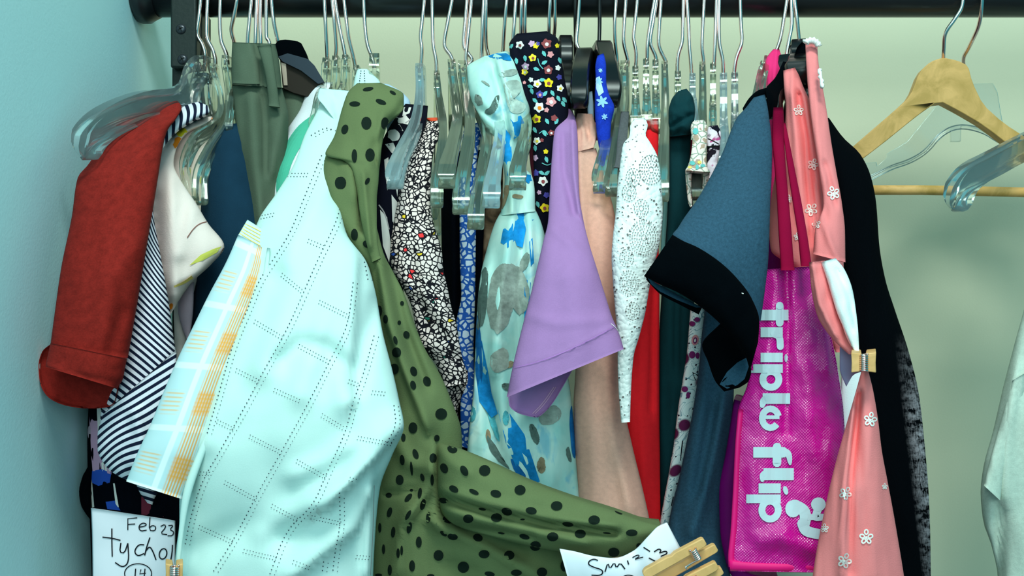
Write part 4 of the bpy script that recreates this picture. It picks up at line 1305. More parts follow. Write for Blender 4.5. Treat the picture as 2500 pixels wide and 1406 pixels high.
# --- watercolour dress
g = garment('watercolour_dress', 'aqua, blue and grey watercolour print dress with a tied shoulder bow', 'dress', (1250, 500, .86))
p = Panel([(1180, 138, 1235, 124, .955), (1140, 165, 1268, 142, .935), (1142, 200, 1278, 192, .922), (1150, 240, 1288, 240, .913), (1166, 275, 1294, 270, .905), (1188, 310, 1288, 310, .897), (1214, 345, 1264, 345, .888), (1228, 395, 1268, 395, .878), (1232, 440, 1300, 432, .87),
           (1228, 480, 1306, 470, .864), (1222, 526, 1307, 516, .86)], M['water'], n=64, m=26, bulge=.024, thick=.025, wr=(.004, 50, 90), seed=29,
          folds=[([(1200, 145), (1222, 230), (1240, 330)], -.012, 9), ([(1215, 150), (1250, 240), (1252, 330)], .007, 12), ([(1150, 250), (1185, 275), (1220, 300)], -.006, 10), ([(1240, 400), (1250, 520)], .005, 10)])
p.decal([[(1178, 140), (1205, 126), (1240, 124), (1262, 135), (1266, 148), (1245, 148), (1215, 145), (1200, 140)], [(1246, 290), (1272, 282), (1280, 300), (1268, 330), (1255, 340), (1250, 320)], [(1208, 318), (1232, 312), (1246, 330), (1250, 380), (1240, 430), (1230, 420), (1224, 350)],
         [(1282, 425), (1300, 420), (1304, 445), (1290, 448), (1280, 440)]], M['w_blue'])
p.decal([blob(q) for q in [ell(1168, 244, 10, 15, -20, 16, .15), [(1172, 196), (1185, 198), (1196, 208), (1196, 212), (1184, 205)]]], M['w_grey']).decal([blob(q) for q in [[(1214, 178), (1262, 165), (1266, 182), (1222, 190)], [(1226, 200), (1268, 192), (1276, 226), (1240, 240), (1262, 252), (1282, 250), (1284, 272), (1252, 280), (1240, 262), (1232, 228)]]], M['w_mist'])
p.decal([blob(q) for q in [[(1180, 272), (1196, 262), (1212, 230), (1222, 235), (1210, 275), (1190, 282)]]], M['w_dark'])
p.decal([blob(q) for q in [[(1226, 455), (1246, 450), (1240, 480), (1226, 515), (1222, 500)], [(1250, 472), (1280, 478), (1274, 486), (1252, 484)]]], M['w_brown'])
p.build('strap', g)
p = Panel([(1222, 518, 1307, 510, .868), (1208, 545, 1322, 545, .856), (1188, 610, 1338, 610, .85), (1172, 680, 1348, 680, .847), (1165, 750, 1352, 750, .845), (1160, 850, 1372, 850, .845), (1156, 950, 1392, 950, .845), (1145, 1050, 1402, 1050, .845), (1140, 1120, 1407, 1120, .845),
           (1138, 1250, 1416, 1230, .845), (1138, 1400, 1424, 1400, .845), (1135, 1560, 1430, 1560, .845)], M['water'], n=80, m=30, bulge=.022, thick=.04, wr=(.005, 45, 260), seed=30,
          folds=[([(1250, 525), (1225, 700), (1200, 900)], .006, 14), ([(1275, 525), (1270, 700), (1260, 1000)], -.007, 14), ([(1290, 525), (1300, 700), (1320, 1000)], .006, 14), ([(1205, 700), (1215, 900), (1240, 1100)], .006, 20), ([(1160, 900), (1200, 1000), (1220, 1100)], -.006, 14)])
p.decal([[(1250, 520), (1278, 516), (1284, 560), (1276, 605), (1262, 600), (1252, 570)], [(1228, 560), (1252, 545), (1258, 585), (1240, 605), (1222, 592)], [(1284, 520), (1305, 512), (1316, 530), (1300, 538)], [(1292, 590), (1300, 580), (1304, 640), (1296, 650)], [(1282, 680), (1296, 690), (1292, 740), (1280, 720)],
         [(1280, 760), (1292, 750), (1292, 810), (1280, 800)], [(1176, 830), (1190, 900), (1200, 960), (1215, 1010), (1200, 1020), (1170, 980), (1160, 900)], [(1215, 1000), (1245, 1010), (1280, 1060), (1300, 1120), (1318, 1175), (1300, 1185), (1260, 1140), (1235, 1080)]], M['w_blue'])
p.decal([blob(q) for q in [[(1394, 985), (1402, 1000), (1408, 1118), (1398, 1120), (1390, 1040)], [(1158, 720), (1172, 800), (1180, 900), (1172, 960), (1160, 920)], [(1240, 1110), (1270, 1140), (1290, 1170), (1262, 1165)]]], M['w_deep'])
p.decal([blob(q) for q in [ell(1225, 725, 34, 88, 8, 24, .08), ell(1262, 705, 28, 62, -12, 20, .1), ell(1220, 880, 24, 34, 25, 18, .15), [(1315, 1010), (1350, 985), (1372, 1000), (1368, 1025), (1340, 1040), (1318, 1035)], ell(1280, 640, 10, 26, 20, 14, .1)]], M['w_grey'])
p.decal([blob(q) for q in [ell(1176, 730, 14, 76, 6, 20, .1), [(1185, 1055), (1205, 1080), (1235, 1130), (1248, 1150), (1220, 1130), (1195, 1100)], ell(1240, 945, 16, 9, 20), ell(1268, 955, 11, 8), ell(1305, 1060, 10, 26, -20, 14, .1), [(1380, 1100), (1390, 1085), (1397, 1130), (1388, 1125)], ell(1140, 1090, 9, 14)]], M['w_dark'])
p.decal([blob(q) for q in [[(1184, 1050), (1195, 1046), (1200, 1075), (1190, 1085)], ell(1322, 1135, 11, 20, 0, 14, .12), ell(1245, 890, 12, 8, -30), ell(1330, 560, 8, 14)]], M['w_brown'])
p.decal([blob(q) for q in [[(1186, 1000), (1200, 990), (1216, 1050), (1222, 1085), (1206, 1060)], ell(1150, 1010, 12, 20), ell(1345, 900, 14, 40, 10, 16, .1), ell(1235, 1020, 8, 18)]], M['w_aqua'])
p.build('skirt', g)

# --- dark flowered strap
p = Panel([(1262, 82, 1335, 76, .945), (1243, 108, 1362, 95, .935), (1248, 150, 1370, 140, .925), (1265, 190, 1378, 190, .918), (1285, 250, 1388, 250, .908), (1298, 310, 1385, 310, .90), (1302, 380, 1362, 380, .895), (1304, 450, 1352, 450, .89), (1308, 520, 1345, 520, .885), (1318, 580, 1340, 580, .885), (1322, 660, 1338, 660, .885)],
          M['floralbase'], n=60, m=20, bulge=.022, thick=.03, wr=(.002, 50, 120), seed=31, folds=[([(1262, 110), (1290, 220), (1300, 300)], -.006, 6)])


def crop8(x, y):
    return 1120 + x / 3.057, 100 + y / 3.057


def flower(p, x, y, r, petal, core, n=5):
    x, y = crop8(x, y)
    r = r / 3.057
    a0 = random.uniform(0, 6)
    pts = []
    for i in range(n * 4):
        a = a0 + 2 * math.pi * i / (n * 4)
        k = 1.0 if i % 4 in (1, 2) else 0.78
        k *= random.uniform(.92, 1.06)
        pts.append((x + r * k * math.cos(a), y + r * k * math.sin(a)))
    p.decal([pts], M[petal], .0009)
    if core:
        p.decal([ell(x + r * .05, y + r * .1, r * .36, r * .36, 0, 10, .1)], M[core], .0014)


for x, y, r, pe, co in [(455, 30, 32, 'p_white', 'p_brown'), (575, 35, 24, 'yellow', None), (552, 125, 30, 'p_lime', 'p_brown'), (685, 100, 26, 'p_pink', None), (497, 190, 30, 'p_lilac', 'p_white'), (668, 215, 36, 'p_brown', 'p_white'), (492, 232, 26, 'p_lime', 'p_white'), (585, 318, 32, 'p_white', 'p_lime'),
                        (670, 312, 36, 'yellow', 'p_brown'), (605, 400, 30, 'p_blue', 'p_pink'), (688, 452, 40, 'p_pink', 'p_white'), (600, 495, 40, 'p_white', 'orange'), (580, 582, 36, 'yellow', 'p_brown'), (582, 745, 30, 'p_white', 'p_lime'), (650, 825, 20, 'yellow', None), (570, 872, 24, 'p_lilac', None),
                        (628, 1045, 38, 'p_white', 'p_brown'), (640, 1245, 36, 'yellow', 'p_brown'), (690, 685, 24, 'p_brown', 'p_white'), (758, 352, 28, 'p_white', 'p_lime'), (740, 200, 22, 'p_white', None), (538, 290, 20, 'p_white', None), (655, 20, 40, 'p_brown', 'p_white'), (545, 20, 26, 'p_lilac', None), (712, 575, 26, 'p_brown', None),
                        (655, 515, 20, 'p_pink', None), (735, 35, 18, 'yellow', None), (750, 270, 22, 'p_blue', None), (575, 985, 26, 'p_blue', None), (655, 1150, 24, 'p_blue', None), (600, 1130, 18, 'p_lilac', None), (620, 740, 16, 'p_brown', None), (590, 20, 18, 'p_blue', None), (490, 310, 14, 'p_pink', None)]:
    flower(p, x, y, r, pe, co)
leaves = []
for x, y, a in [(495, 130, 80), (640, 160, -30), (637, 95, 60), (580, 210, 20), (545, 375, 70), (645, 392, -50), (570, 445, 40), (568, 665, 60), (640, 690, 60), (655, 885, 70), (620, 985, 30), (660, 985, -40), (745, 430, 60), (790, 440, 50), (590, 1220, 70), (570, 800, 80), (390, 40, -50), (375, 100, 70), (780, 470, 60),
                (430, 150, 80), (755, 145, 70), (535, 340, 20), (625, 290, 0), (700, 390, 60), (660, 600, 60), (730, 600, -60)]:
    cx, cy = crop8(x, y)
    l, ww = 8.5, 4.5
    c, s = math.cos(math.radians(a)), math.sin(math.radians(a))
    leaves.append([(cx + u * c - v * s, cy + u * s + v * c) for u, v in [(-l, 0), (-l * .4, -ww), (l * .4, -ww * .8), (l, 0), (l * .4, ww * .8), (-l * .4, ww)]])
p.decal(leaves, M['p_teal'])
p.decal(ribbon([crop8(590, 130), crop8(600, 175), crop8(630, 210)], 2) + ribbon([crop8(600, 690), crop8(640, 660), crop8(665, 700)], 2) + ribbon([crop8(620, 910), crop8(660, 930), crop8(690, 915)], 2), M['p_teal'])
single(p, 'flowered_strap_dress', 'dark strap printed with bright little flowers, tallest item mid rack', 'dress')
p = Panel([(1300, 300, 1312, 300, .93), (1292, 370, 1312, 370, .925), (1300, 440, 1312, 440, .92)], M['redgrey'], n=12, m=6, bulge=.004, thick=.01)
single(p, 'dark_red_top', 'sliver of dark red cloth beside the dark flowered strap', 'top')

# --- blue flowered strap on the black hanger
p = Panel([(1458, 136, 1474, 130, .918), (1453, 165, 1480, 162, .908), (1454, 195, 1480, 195, .90), (1452, 230, 1486, 228, .893), (1452, 270, 1500, 262, .888), (1455, 310, 1492, 300, .885), (1462, 360, 1490, 350, .882), (1474, 420, 1492, 410, .88)], M['blueflor'], n=40, m=12, bulge=.012, thick=.012, wr=(.001, 40, 60), seed=32)
for x, y, r in ((1470, 248, 13), (1462, 198, 9), (1476, 285, 7), (1466, 172, 5)):
    for k in range(6):
        a = k * math.pi / 3 + .3
        p.decal([ell(x + r * .55 * math.cos(a), y + r * .55 * math.sin(a), r * .62, r * .26, math.degrees(a), 8)], M['lightblue'])
p.decal([[(1455, 190), (1464, 186), (1474, 225), (1462, 235), (1455, 215)]], M['skyblue'])
single(p, 'blue_flowered_top', 'bright blue strap with pale blue flowers hanging on the glossy black hanger', 'top')
p = Panel([(1438, 225, 1446, 222, .935), (1434, 268, 1449, 262, .93), (1440, 300, 1450, 300, .925)], M['skyblue'], n=12, m=6, bulge=.003, thick=.008)
single(p, 'pale_aqua_top', 'thin pale aqua sliver between the two broad black hangers', 'top')
p = Panel([(1450, 300, 1462, 296, .915), (1452, 316, 1464, 314, .91), (1455, 340, 1462, 340, .91)], M['pink'], n=12, m=6, bulge=.004, thick=.008)
single(p, 'pink_camisole', 'tiny pink scrap above the beige dress', 'top')

# --- lilac tee
g = garment('lilac_tee', 'lilac purple tee sleeve with a stitched hem spreading wide', 'tee', (1400, 500, .82))
p = Panel([(1372, 262, 1392, 266, .925), (1360, 290, 1405, 290, .905), (1352, 330, 1410, 330, .885), (1346, 400, 1412, 400, .862), (1342, 470, 1414, 470, .84), (1338, 540, 1425, 540, .82), (1326, 590, 1437, 590, .80), (1312, 650, 1455, 648, .785), (1295, 720, 1476, 715, .775), (1277, 790, 1495, 775, .767),
           (1262, 850, 1506, 800, .762), (1248, 912, 1516, 828, .759), (1237, 970, 1523, 852, .757)], M['lavender'], n=80, m=30, bulge=.022, thick=.03, wr=(.004, 110, 220), seed=33,
          folds=[([(1398, 300), (1402, 420), (1415, 520)], .006, (14, 7)), ([(1375, 330), (1378, 420), (1400, 520)], -.005, 10), ([(1350, 560), (1400, 600), (1450, 640)], .003, 12), ([(1290, 770), (1360, 790), (1480, 780)], .002, 14), ([(1256, 892), (1380, 860), (1500, 796)], .0016, 4)])
p.decal(ribbon([(1255, 898), (1320, 882), (1400, 850), (1500, 798)], 1.6), M['lavseam']).decal(ribbon([(1492, 790), (1504, 800), (1512, 812)], 1.4), M['p_white'])
p.build('sleeve', g)
p = Panel([(1240, 960, 1402, 895, .785), (1243, 988, 1378, 938, .785), (1262, 1007, 1345, 990, .785), (1290, 1016, 1322, 1013, .785), (1305, 1019, 1313, 1019, .785)], M['lavender'], n=24, m=14, bulge=-.008, thick=.015, wr=(.002, 40, 60), seed=34)
p.decal(ribbon([(1300, 1010), (1325, 985), (1352, 945)], 2) + ribbon([(1306, 1010), (1331, 985), (1357, 945)], 2), M['p_lilac'])
p.build('sleeve_lining', g)

# --- beige dress
g = garment('beige_dress', 'plain beige dress with a gathered shoulder, beside the lilac sleeve', 'dress', (1440, 400, .88))
p = Panel([(1402, 368, 1455, 362, .888), (1400, 440, 1478, 440, .875), (1402, 520, 1500, 520, .865), (1405, 620, 1512, 620, .857), (1410, 750, 1514, 750, .853), (1405, 900, 1520, 900, .85), (1400, 1000, 1526, 1000, .85), (1402, 1080, 1542, 1080, .85), (1408, 1180, 1566, 1180, .85), (1412, 1280, 1588, 1280, .85),
           (1412, 1420, 1610, 1420, .85), (1412, 1560, 1630, 1560, .85)], M['beige'], n=70, m=26, bulge=.024, thick=.04, wr=(.005, 70, 320), seed=35, folds=[([(1412, 380), (1420, 520), (1440, 700)], .006, 12), ([(1480, 900), (1500, 1080), (1540, 1240)], .006, 18), ([(1500, 760), (1510, 960)], -.005, 12)])
p.build('body', g)
p = Panel([(1410, 276, 1446, 278, .925), (1404, 300, 1452, 298, .912), (1402, 330, 1458, 328, .90), (1404, 372, 1450, 360, .885)], M['beige'], n=24, m=16, bulge=.014, thick=.03, wr=(.005, 14, 60), seed=36, folds=[([(1425, 290), (1440, 340)], -.004, 5), ([(1405, 368), (1450, 356)], .003, 5)])
p.build('shoulder', g)

# --- white lace sleeve
p = Panel([(1548, 290, 1574, 288, .905), (1538, 308, 1582, 306, .89), (1537, 332, 1576, 328, .875), (1522, 350, 1586, 345, .862), (1514, 400, 1606, 385, .845), (1508, 450, 1613, 430, .83), (1503, 520, 1618, 520, .818), (1496, 580, 1611, 590, .808), (1493, 630, 1596, 650, .803), (1497, 700, 1586, 700, .80),
           (1502, 760, 1576, 760, .797), (1508, 830, 1561, 820, .795), (1508, 880, 1547, 870, .795), (1510, 950, 1541, 945, .795), (1517, 1032, 1538, 1030, .795)], M['lace'], n=80, m=20, bulge=.018, thick=.025, wr=(.002, 50, 100), seed=37)
HOLES = []
for cx, cy, rr in ((1590, 414, 40), (1546, 432, 24), (1572, 580, 46), (1536, 470, 22), (1536, 690, 30), (1566, 508, 22), (1545, 760, 26), (1530, 630, 24)):
    r_ = 7.0
    while r_ < rr:
        k = max(7, int(2 * math.pi * r_ / 7.5))
        for i in range(k):
            a = 2 * math.pi * (i + random.random() * .3) / k
            x, y = cx + r_ * math.cos(a) * .8, cy + r_ * math.sin(a)
            HOLES.append(ell(x, y, 2.5, 1.1, math.degrees(a) + (90 if int(r_ / 7) % 2 else 0), 6, .15))
        r_ += 7.2
p.decal(HOLES, M['lacehole'], .0012)
single(p, 'lace_blouse', 'white crochet lace sleeve tapering downward over the beige dress', 'blouse')

# --- red top
p = Panel([(1578, 293, 1607, 288, .94), (1576, 330, 1608, 330, .93), (1580, 400, 1607, 400, .918), (1570, 600, 1608, 600, .905), (1555, 700, 1610, 700, .90), (1530, 900, 1610, 900, .896), (1520, 1030, 1610, 1030, .894), (1530, 1100, 1611, 1100, .894), (1560, 1220, 1612, 1220, .894), (1575, 1320, 1614, 1320, .894), (1580, 1450, 1616, 1450, .894)], M['red'],
          n=60, m=16, bulge=.02, thick=.05, wr=(.004, 40, 300), seed=38, folds=[([(1595, 700), (1590, 1000)], -.006, 8)])
single(p, 'red_top', 'bright red top in a long narrow strip beside the lace sleeve', 'top')

# --- aqua and dark green tops
p = Panel([(1628, 312, 1642, 310, .96), (1626, 400, 1640, 400, .955), (1618, 520, 1634, 520, .95), (1608, 700, 1630, 700, .945)], M['aqua'], n=24, m=8, bulge=.005, thick=.02)
single(p, 'aqua_top', 'thin aqua edge showing beside the dark green top', 'top')
g = garment('dark_green_top', 'dark green top with a rounded gathered knot at its shoulder', 'top', (1660, 300, .92))
p = Panel([(1634, 322, 1688, 322, .925), (1632, 400, 1684, 400, .918), (1630, 500, 1692, 500, .912), (1616, 700, 1695, 700, .91), (1609, 850, 1695, 850, .91), (1609, 1000, 1690, 1000, .91), (1609, 1150, 1680, 1150, .91), (1609, 1420, 1670, 1420, .91)], M['darkgreen'], n=50, m=16, bulge=.018, thick=.05, wr=(.004, 40, 300), seed=39,
          folds=[([(1655, 560), (1650, 900)], -.008, 9)])
p.build('body', g)
p = Panel([(1656, 222, 1676, 216, .935), (1640, 242, 1692, 238, .918), (1632, 275, 1697, 268, .908), (1632, 310, 1694, 300, .906), (1636, 334, 1684, 328, .912)], M['darkgreen'], n=30, m=18, bulge=.022, thick=.03, wr=(.005, 24, 30), seed=40, folds=[([(1640, 308), (1690, 280)], -.005, 6)])
p.build('shoulder_knot', g)
p = Panel([(1674, 345, 1692, 340, .94), (1672, 390, 1690, 390, .935), (1674, 440, 1684, 440, .93)], M['maroon'], n=14, m=8, bulge=.005, thick=.01)
single(p, 'plum_top', 'scrap of plum cloth beside the cream flowered sleeve', 'top')

# --- small cream flowered sleeve
g = garment('cream_flowered_top', 'small cream sleeve with grey flowers, its open end showing a grey foam pad', 'top', (1700, 350, .9))
p = Panel([(1688, 296, 1720, 292, .905), (1686, 315, 1727, 312, .897), (1690, 345, 1727, 342, .888), (1687, 375, 1724, 375, .88), (1681, 400, 1724, 400, .872), (1673, 416, 1734, 420, .864)], M['creamflor'], n=36, m=14, bulge=.014, thick=.02, wr=(.002, 24, 40), seed=41)
p.decal([ell(1690, 398, 7, 5, 20), ell(1716, 404, 6, 4), ell(1702, 408, 4, 6), ell(1698, 320, 7, 8)], M['p_teal']).decal([ell(1708, 396, 5, 4), ell(1684, 408, 5, 3)], M['palegold'])
p.build('sleeve', g)
p = Panel([(1673, 414, 1690, 416, .872), (1674, 440, 1688, 440, .872), (1677, 470, 1688, 470, .872), (1680, 495, 1690, 488, .872), (1684, 505, 1690, 503, .872)], M['creamflor'], n=20, m=8, bulge=.004, thick=.008)
p.build('hem_flap', g)
p = Panel([(1718, 418, 1734, 420, .874), (1716, 440, 1730, 438, .874), (1714, 462, 1724, 456, .874)], M['creamflor'], n=14, m=8, bulge=.003, thick=.008)
p.build('hem_flap', g)
fp = Panel([(1686, 414, 1716, 416, .888), (1685, 440, 1716, 442, .884), (1685, 460, 1714, 462, .882)], M['foam'], n=14, m=8, bulge=.008, thick=.014)
single(fp, 'foam_pad', 'grey foam pad on the hanger inside the cream flowered sleeve', 'hanger pad')
fp = Panel([(1516, 272, 1536, 272, .90), (1508, 330, 1532, 332, .875), (1501, 400, 1522, 402, .850), (1498, 408, 1518, 410, .848)], M['foam'], n=24, m=8, bulge=.003, thick=.004)
single(fp, 'foam_pad', 'long dark grey pad along a clear hanger arm beside the lace sleeve', 'hanger pad')

p = Panel([(1730, 308, 1752, 305, .925), (1726, 325, 1760, 325, .915), (1726, 350, 1758, 350, .905), (1725, 385, 1754, 385, .897), (1726, 410, 1748, 408, .893), (1730, 435, 1742, 432, .89)], M['bwflor'], n=30, m=12, bulge=.012, thick=.02, wr=(.003, 20, 20), seed=42)
p.decal([[(1732, 306), (1752, 304), (1759, 320), (1758, 338), (1750, 320), (1738, 314)]], M['floralbase']).decal(ribbon([(1728, 338), (1742, 344), (1756, 352)], 2) + ribbon([(1727, 358), (1755, 356)], 2), M['dot'])
single(p, 'black_white_flowered_top', 'white strap with a black flower tip, beside the small cream flowered sleeve', 'top')

# --- grey-blue top with black cuffs
g = garment('grey_blue_top', 'grey-blue top with wide black cuff curling open at the sleeve end', 'top', (1800, 400, .82))
p = Panel([(1840, 238, 1868, 230, .905), (1820, 264, 1873, 255, .892), (1800, 286, 1877, 280, .878), (1788, 310, 1881, 310, .866), (1765, 370, 1885, 370, .84), (1735, 430, 1884, 430, .82), (1700, 490, 1881, 490, .797), (1670, 532, 1879, 560, .782), (1655, 556, 1876, 630, .774), (1642, 575, 1866, 720, .768), (1660, 600, 1857, 785, .768)],
          M['greyblue'], n=70, m=30, bulge=.024, thick=.03, wr=(.003, 120, 200), seed=43)
p.build('sleeve', g)
p = Panel([(1642, 573, 1572, 674, .752), (1668, 588, 1610, 694, .742), (1700, 602, 1655, 714, .735), (1757, 639, 1714, 752, .728), (1800, 680, 1760, 792, .726), (1836, 730, 1803, 840, .728), (1854, 785, 1824, 880, .733), (1851, 835, 1831, 905, .74)], M['blackcloth'], n=60, m=18, bulge=.012, thick=.012, wr=(.002, 80, 80), seed=44)
p.decal([ell(1813, 716, 3, 1.2, 20)], M['p_white'])
p.build('cuff', g)
p = Panel([(1760, 788, 1805, 836, .768), (1714, 843, 1826, 868, .768), (1728, 882, 1834, 905, .768), (1746, 930, 1828, 930, .768), (1768, 956, 1806, 946, .768)], M['blackcloth'], n=26, m=16, bulge=.008, thick=.012, wr=(.002, 60, 60), seed=45)
p.decal([[(1757, 938), (1775, 908), (1800, 885), (1822, 873), (1828, 895), (1818, 925), (1800, 940), (1775, 949)]], M['greyblue'], .0012)
p.build('cuff_underside', g)
p = Panel([(1576, 676, 1582, 688, .768), (1620, 700, 1612, 718, .762), (1668, 726, 1660, 744, .758), (1714, 750, 1706, 768, .756)], M['blackcloth'], n=24, m=8, bulge=.003, thick=.01, wr=(0, 1, 1))
p.decal([[(1580, 678), (1612, 696), (1660, 722), (1714, 751), (1700, 751), (1655, 733), (1612, 712), (1590, 694)]], M['greyblue'], .0012)
p.build('cuff_back', g)
p = Panel([(1722, 752, 1790, 752, .872), (1713, 820, 1790, 830, .868), (1706, 900, 1792, 930, .866), (1692, 1000, 1790, 1000, .866), (1676, 1080, 1780, 1080, .866), (1657, 1170, 1765, 1170, .866), (1642, 1230, 1760, 1230, .866), (1630, 1300, 1762, 1300, .866), (1626, 1420, 1785, 1420, .866), (1620, 1560, 1790, 1560, .866)], M['greyblue'],
          n=60, m=22, bulge=.022, thick=.04, wr=(.005, 60, 300), seed=46, folds=[([(1770, 960), (1735, 1150), (1690, 1300)], .008, 14), ([(1740, 1000), (1700, 1200)], -.006, 14)])
p.build('body', g)
p = Panel([(1912, 150, 1928, 152, .955), (1892, 190, 1918, 200, .935), (1876, 207, 1904, 235, .918), (1872, 212, 1896, 262, .905), (1870, 222, 1884, 285, .90), (1874, 252, 1878, 292, .895)], M['blackcloth'], n=30, m=12, bulge=.008, thick=.014, wr=(0, 1, 1))
p.build('neck_binding', g)
p = Panel([(1880, 212, 1882, 234, .915), (1852, 220, 1858, 240, .91), (1830, 238, 1840, 252, .905), (1813, 264, 1822, 270, .898)], M['blackcloth'], n=20, m=8, bulge=.006, thick=.012, wr=(0, 1, 1))
p.build('neck_binding', g)

# --- paisley strip
p = Panel([(1686, 750, 1724, 752, .895), (1682, 800, 1718, 800, .892), (1678, 850, 1716, 850, .89), (1668, 920, 1709, 912, .89), (1655, 1000, 1696, 1000, .89), (1645, 1080, 1682, 1080, .89), (1632, 1160, 1664, 1155, .89), (1620, 1225, 1648, 1225, .89), (1611, 1285, 1634, 1285, .89), (1608, 1400, 1630, 1400, .89)], M['paisley'], n=60, m=10, bulge=.01, thick=.03, seed=47)
p.decal([ell(1697, 830, 9, 13, 10)], M['p_pink']).decal([ell(1697, 831, 5, 8, 10)], M['purple'], .0013).decal([ell(1697, 831, 2.4, 4.5, 10)], M['p_white'], .0017)
p.decal([ell(1690, 790, 8, 6), ell(1702, 780, 7, 6), ell(1690, 866, 8, 9), ell(1703, 868, 5, 8), ell(1672, 950, 8, 7), ell(1680, 965, 5, 8)], M['purple'])
p.decal([[(1690, 908), (1704, 915), (1706, 930), (1697, 928)], [(1645, 1080), (1668, 1075), (1662, 1125), (1632, 1125)], [(1620, 1215), (1645, 1212), (1640, 1235), (1618, 1238)]], M['floralbase'])
single(p, 'paisley_blouse', 'narrow white and purple paisley strip between dark green and grey-blue', 'top')

# --- hot pink top
p = Panel([(1888, 120, 1902, 118, .985), (1872, 140, 1909, 142, .975), (1867, 160, 1914, 172, .968), (1872, 200, 1908, 205, .962), (1878, 260, 1912, 260, .955), (1880, 360, 1920, 360, .95), (1880, 480, 1925, 480, .945), (1880, 600, 1925, 600, .945)], M['hotpink'], n=40, m=14, bulge=.012, thick=.03, seed=48,
          folds=[([(1896, 125), (1890, 200)], .004, 5)])
single(p, 'hot_pink_top', 'hot pink shoulder strap rising behind the grey-blue top', 'top')

p = Panel([(1874, 540, 1935, 540, .95), (1868, 640, 1935, 640, .945), (1862, 760, 1935, 760, .94)], M['purpleside'], n=16, m=10, bulge=.008, thick=.02)  # shade on the hot pink top, put in as a dark purple panel
single(p, 'shaded_pink_panel', 'dark purple panel for shade on the pink top, just above the magenta shopping bag', 'top')

# --- pink dress
g = garment('pink_dress', 'salmon pink dress with white embroidered flowers and lace-trimmed straps', 'dress', (1980, 400, .87))
FL = [(1950, 270, 12, 0), (1985, 402, 13, 20), (1980, 512, 15, 40), (2035, 472, 15, -20), (1926, 486, 9, 0), (1992, 548, 10, 60), (1947, 578, 9, 0), (2125, 1025, 16, 10), (2064, 1205, 15, 30), (2013, 1290, 10, 0), (2115, 1312, 17, 0), (2062, 1370, 17, 20), (2160, 1188, 7, 0), (2028, 300, 6, 0)]


def eyelets(p):
    for x, y, r, a in FL:
        polys = []
        for k in range(5):
            an = math.radians(a + k * 72 - 90)
            cx, cy = x + r * .62 * math.cos(an), y + r * .62 * math.sin(an)
            if k == 0:
                cx, cy = x + r * .8 * math.cos(an), y + r * .8 * math.sin(an)
            loop = ell(cx, cy, r * .34, r * .26, math.degrees(an), 10)
            polys += ribbon(loop, r * .22, closed=True)
        polys.append(ell(x, y, r * .2, r * .2, 0, 8))
        p.decal(polys, M['eyelet'], .0011)


p = Panel([(1912, 172, 1944, 164, .935), (1914, 215, 1960, 208, .925), (1918, 260, 1982, 258, .918), (1915, 330, 2000, 330, .908), (1898, 400, 2018, 400, .90), (1884, 480, 2040, 480, .893), (1878, 560, 2055, 560, .885), (1882, 610, 2060, 620, .88), (1930, 650, 2060, 680, .875), (2000, 760, 2070, 780, .87), (2040, 860, 2080, 860, .87)], M['pink'], n=70, m=26,
          bulge=.02, thick=.03, wr=(.004, 28, 260), seed=49, folds=[([(1950, 230), (1965, 330), (1975, 480), (1985, 600)], -.010, 8), ([(1935, 230), (1950, 400), (1970, 560)], .006, 10), ([(1965, 240), (1995, 420), (2000, 600)], .006, 9), ([(1905, 300), (1912, 420), (1940, 560)], -.006, 9)])
eyelets(p)
p.build('bodice', g)
p = Panel([(1966, 104, 1995, 106, .915), (1968, 150, 1998, 150, .905), (1972, 210, 2008, 210, .895), (1977, 260, 2018, 268, .885), (1986, 330, 2030, 350, .87), (2000, 420, 2042, 420, .857), (2010, 500, 2056, 500, .848), (1990, 560, 2063, 565, .842), (1985, 620, 2064, 640, .838)], M['pink'], n=60, m=16, bulge=.014, thick=.016, wr=(.003, 30, 160), seed=50,
          folds=[([(2000, 520), (2030, 600), (2050, 640)], .004, 7), ([(2015, 400), (2040, 500)], -.004, 8)])
eyelets(p)
p.build('strap', g)
tr = [(1966, 104), (1980, 98), (1994, 104), (1999, 112)]
lace = [P(x + random.uniform(-1, 1), y + random.uniform(-1, 1), .903) for x, y in smooth_line(tr, 2)]
mesh_obj('lace_trim', *tube(lace, [.0022 + .0012 * (i % 2) for i in range(len(lace))], 8), [M['eyelet']], g)
lace = [P(x + 1.5 * math.sin(i * 2.1), y, .885 - i * .0012) for i, (x, y) in enumerate(smooth_line([(2000, 170), (2004, 190), (2008, 212)], 2))]
mesh_obj('lace_trim', *tube(lace, [.0012 + .0008 * (i % 2) for i in range(len(lace))], 6), [M['eyelet']], g)
p = Panel([(1962, 98, 1974, 98, .945), (1945, 118, 1972, 112, .942), (1938, 150, 1974, 150, .94), (1942, 185, 1976, 190, .935), (1958, 208, 1976, 212, .93)], M['blackcloth'], n=20, m=10, bulge=-.006, thick=.01)
p.build('neck_lining', g)
p = Panel([(1975, 640, 2014, 636, .794), (1980, 700, 2030, 705, .790), (1995, 770, 2052, 780, .787), (2030, 825, 2072, 835, .785), (2072, 865, 2096, 866, .782)], M['pink'], n=30, m=12, bulge=.008, thick=.012, wr=(.003, 20, 60), seed=51, folds=[([(1985, 650), (2000, 740), (2040, 820)], .004, 5)])
p.build('turned_edge', g)
p = Panel([(2004, 640, 2040, 630, .788), (2015, 670, 2062, 658, .785), (2030, 720, 2082, 710, .782), (2044, 765, 2090, 760, .779), (2064, 810, 2095, 805, .776), (2088, 863, 2098, 861, .772)], M['whitelining'], n=30, m=12, bulge=.008, thick=.008, wr=(.002, 20, 60), seed=52, folds=[([(2045, 660), (2072, 720), (2090, 800)], -.004, 7)])
p.build('lining', g)
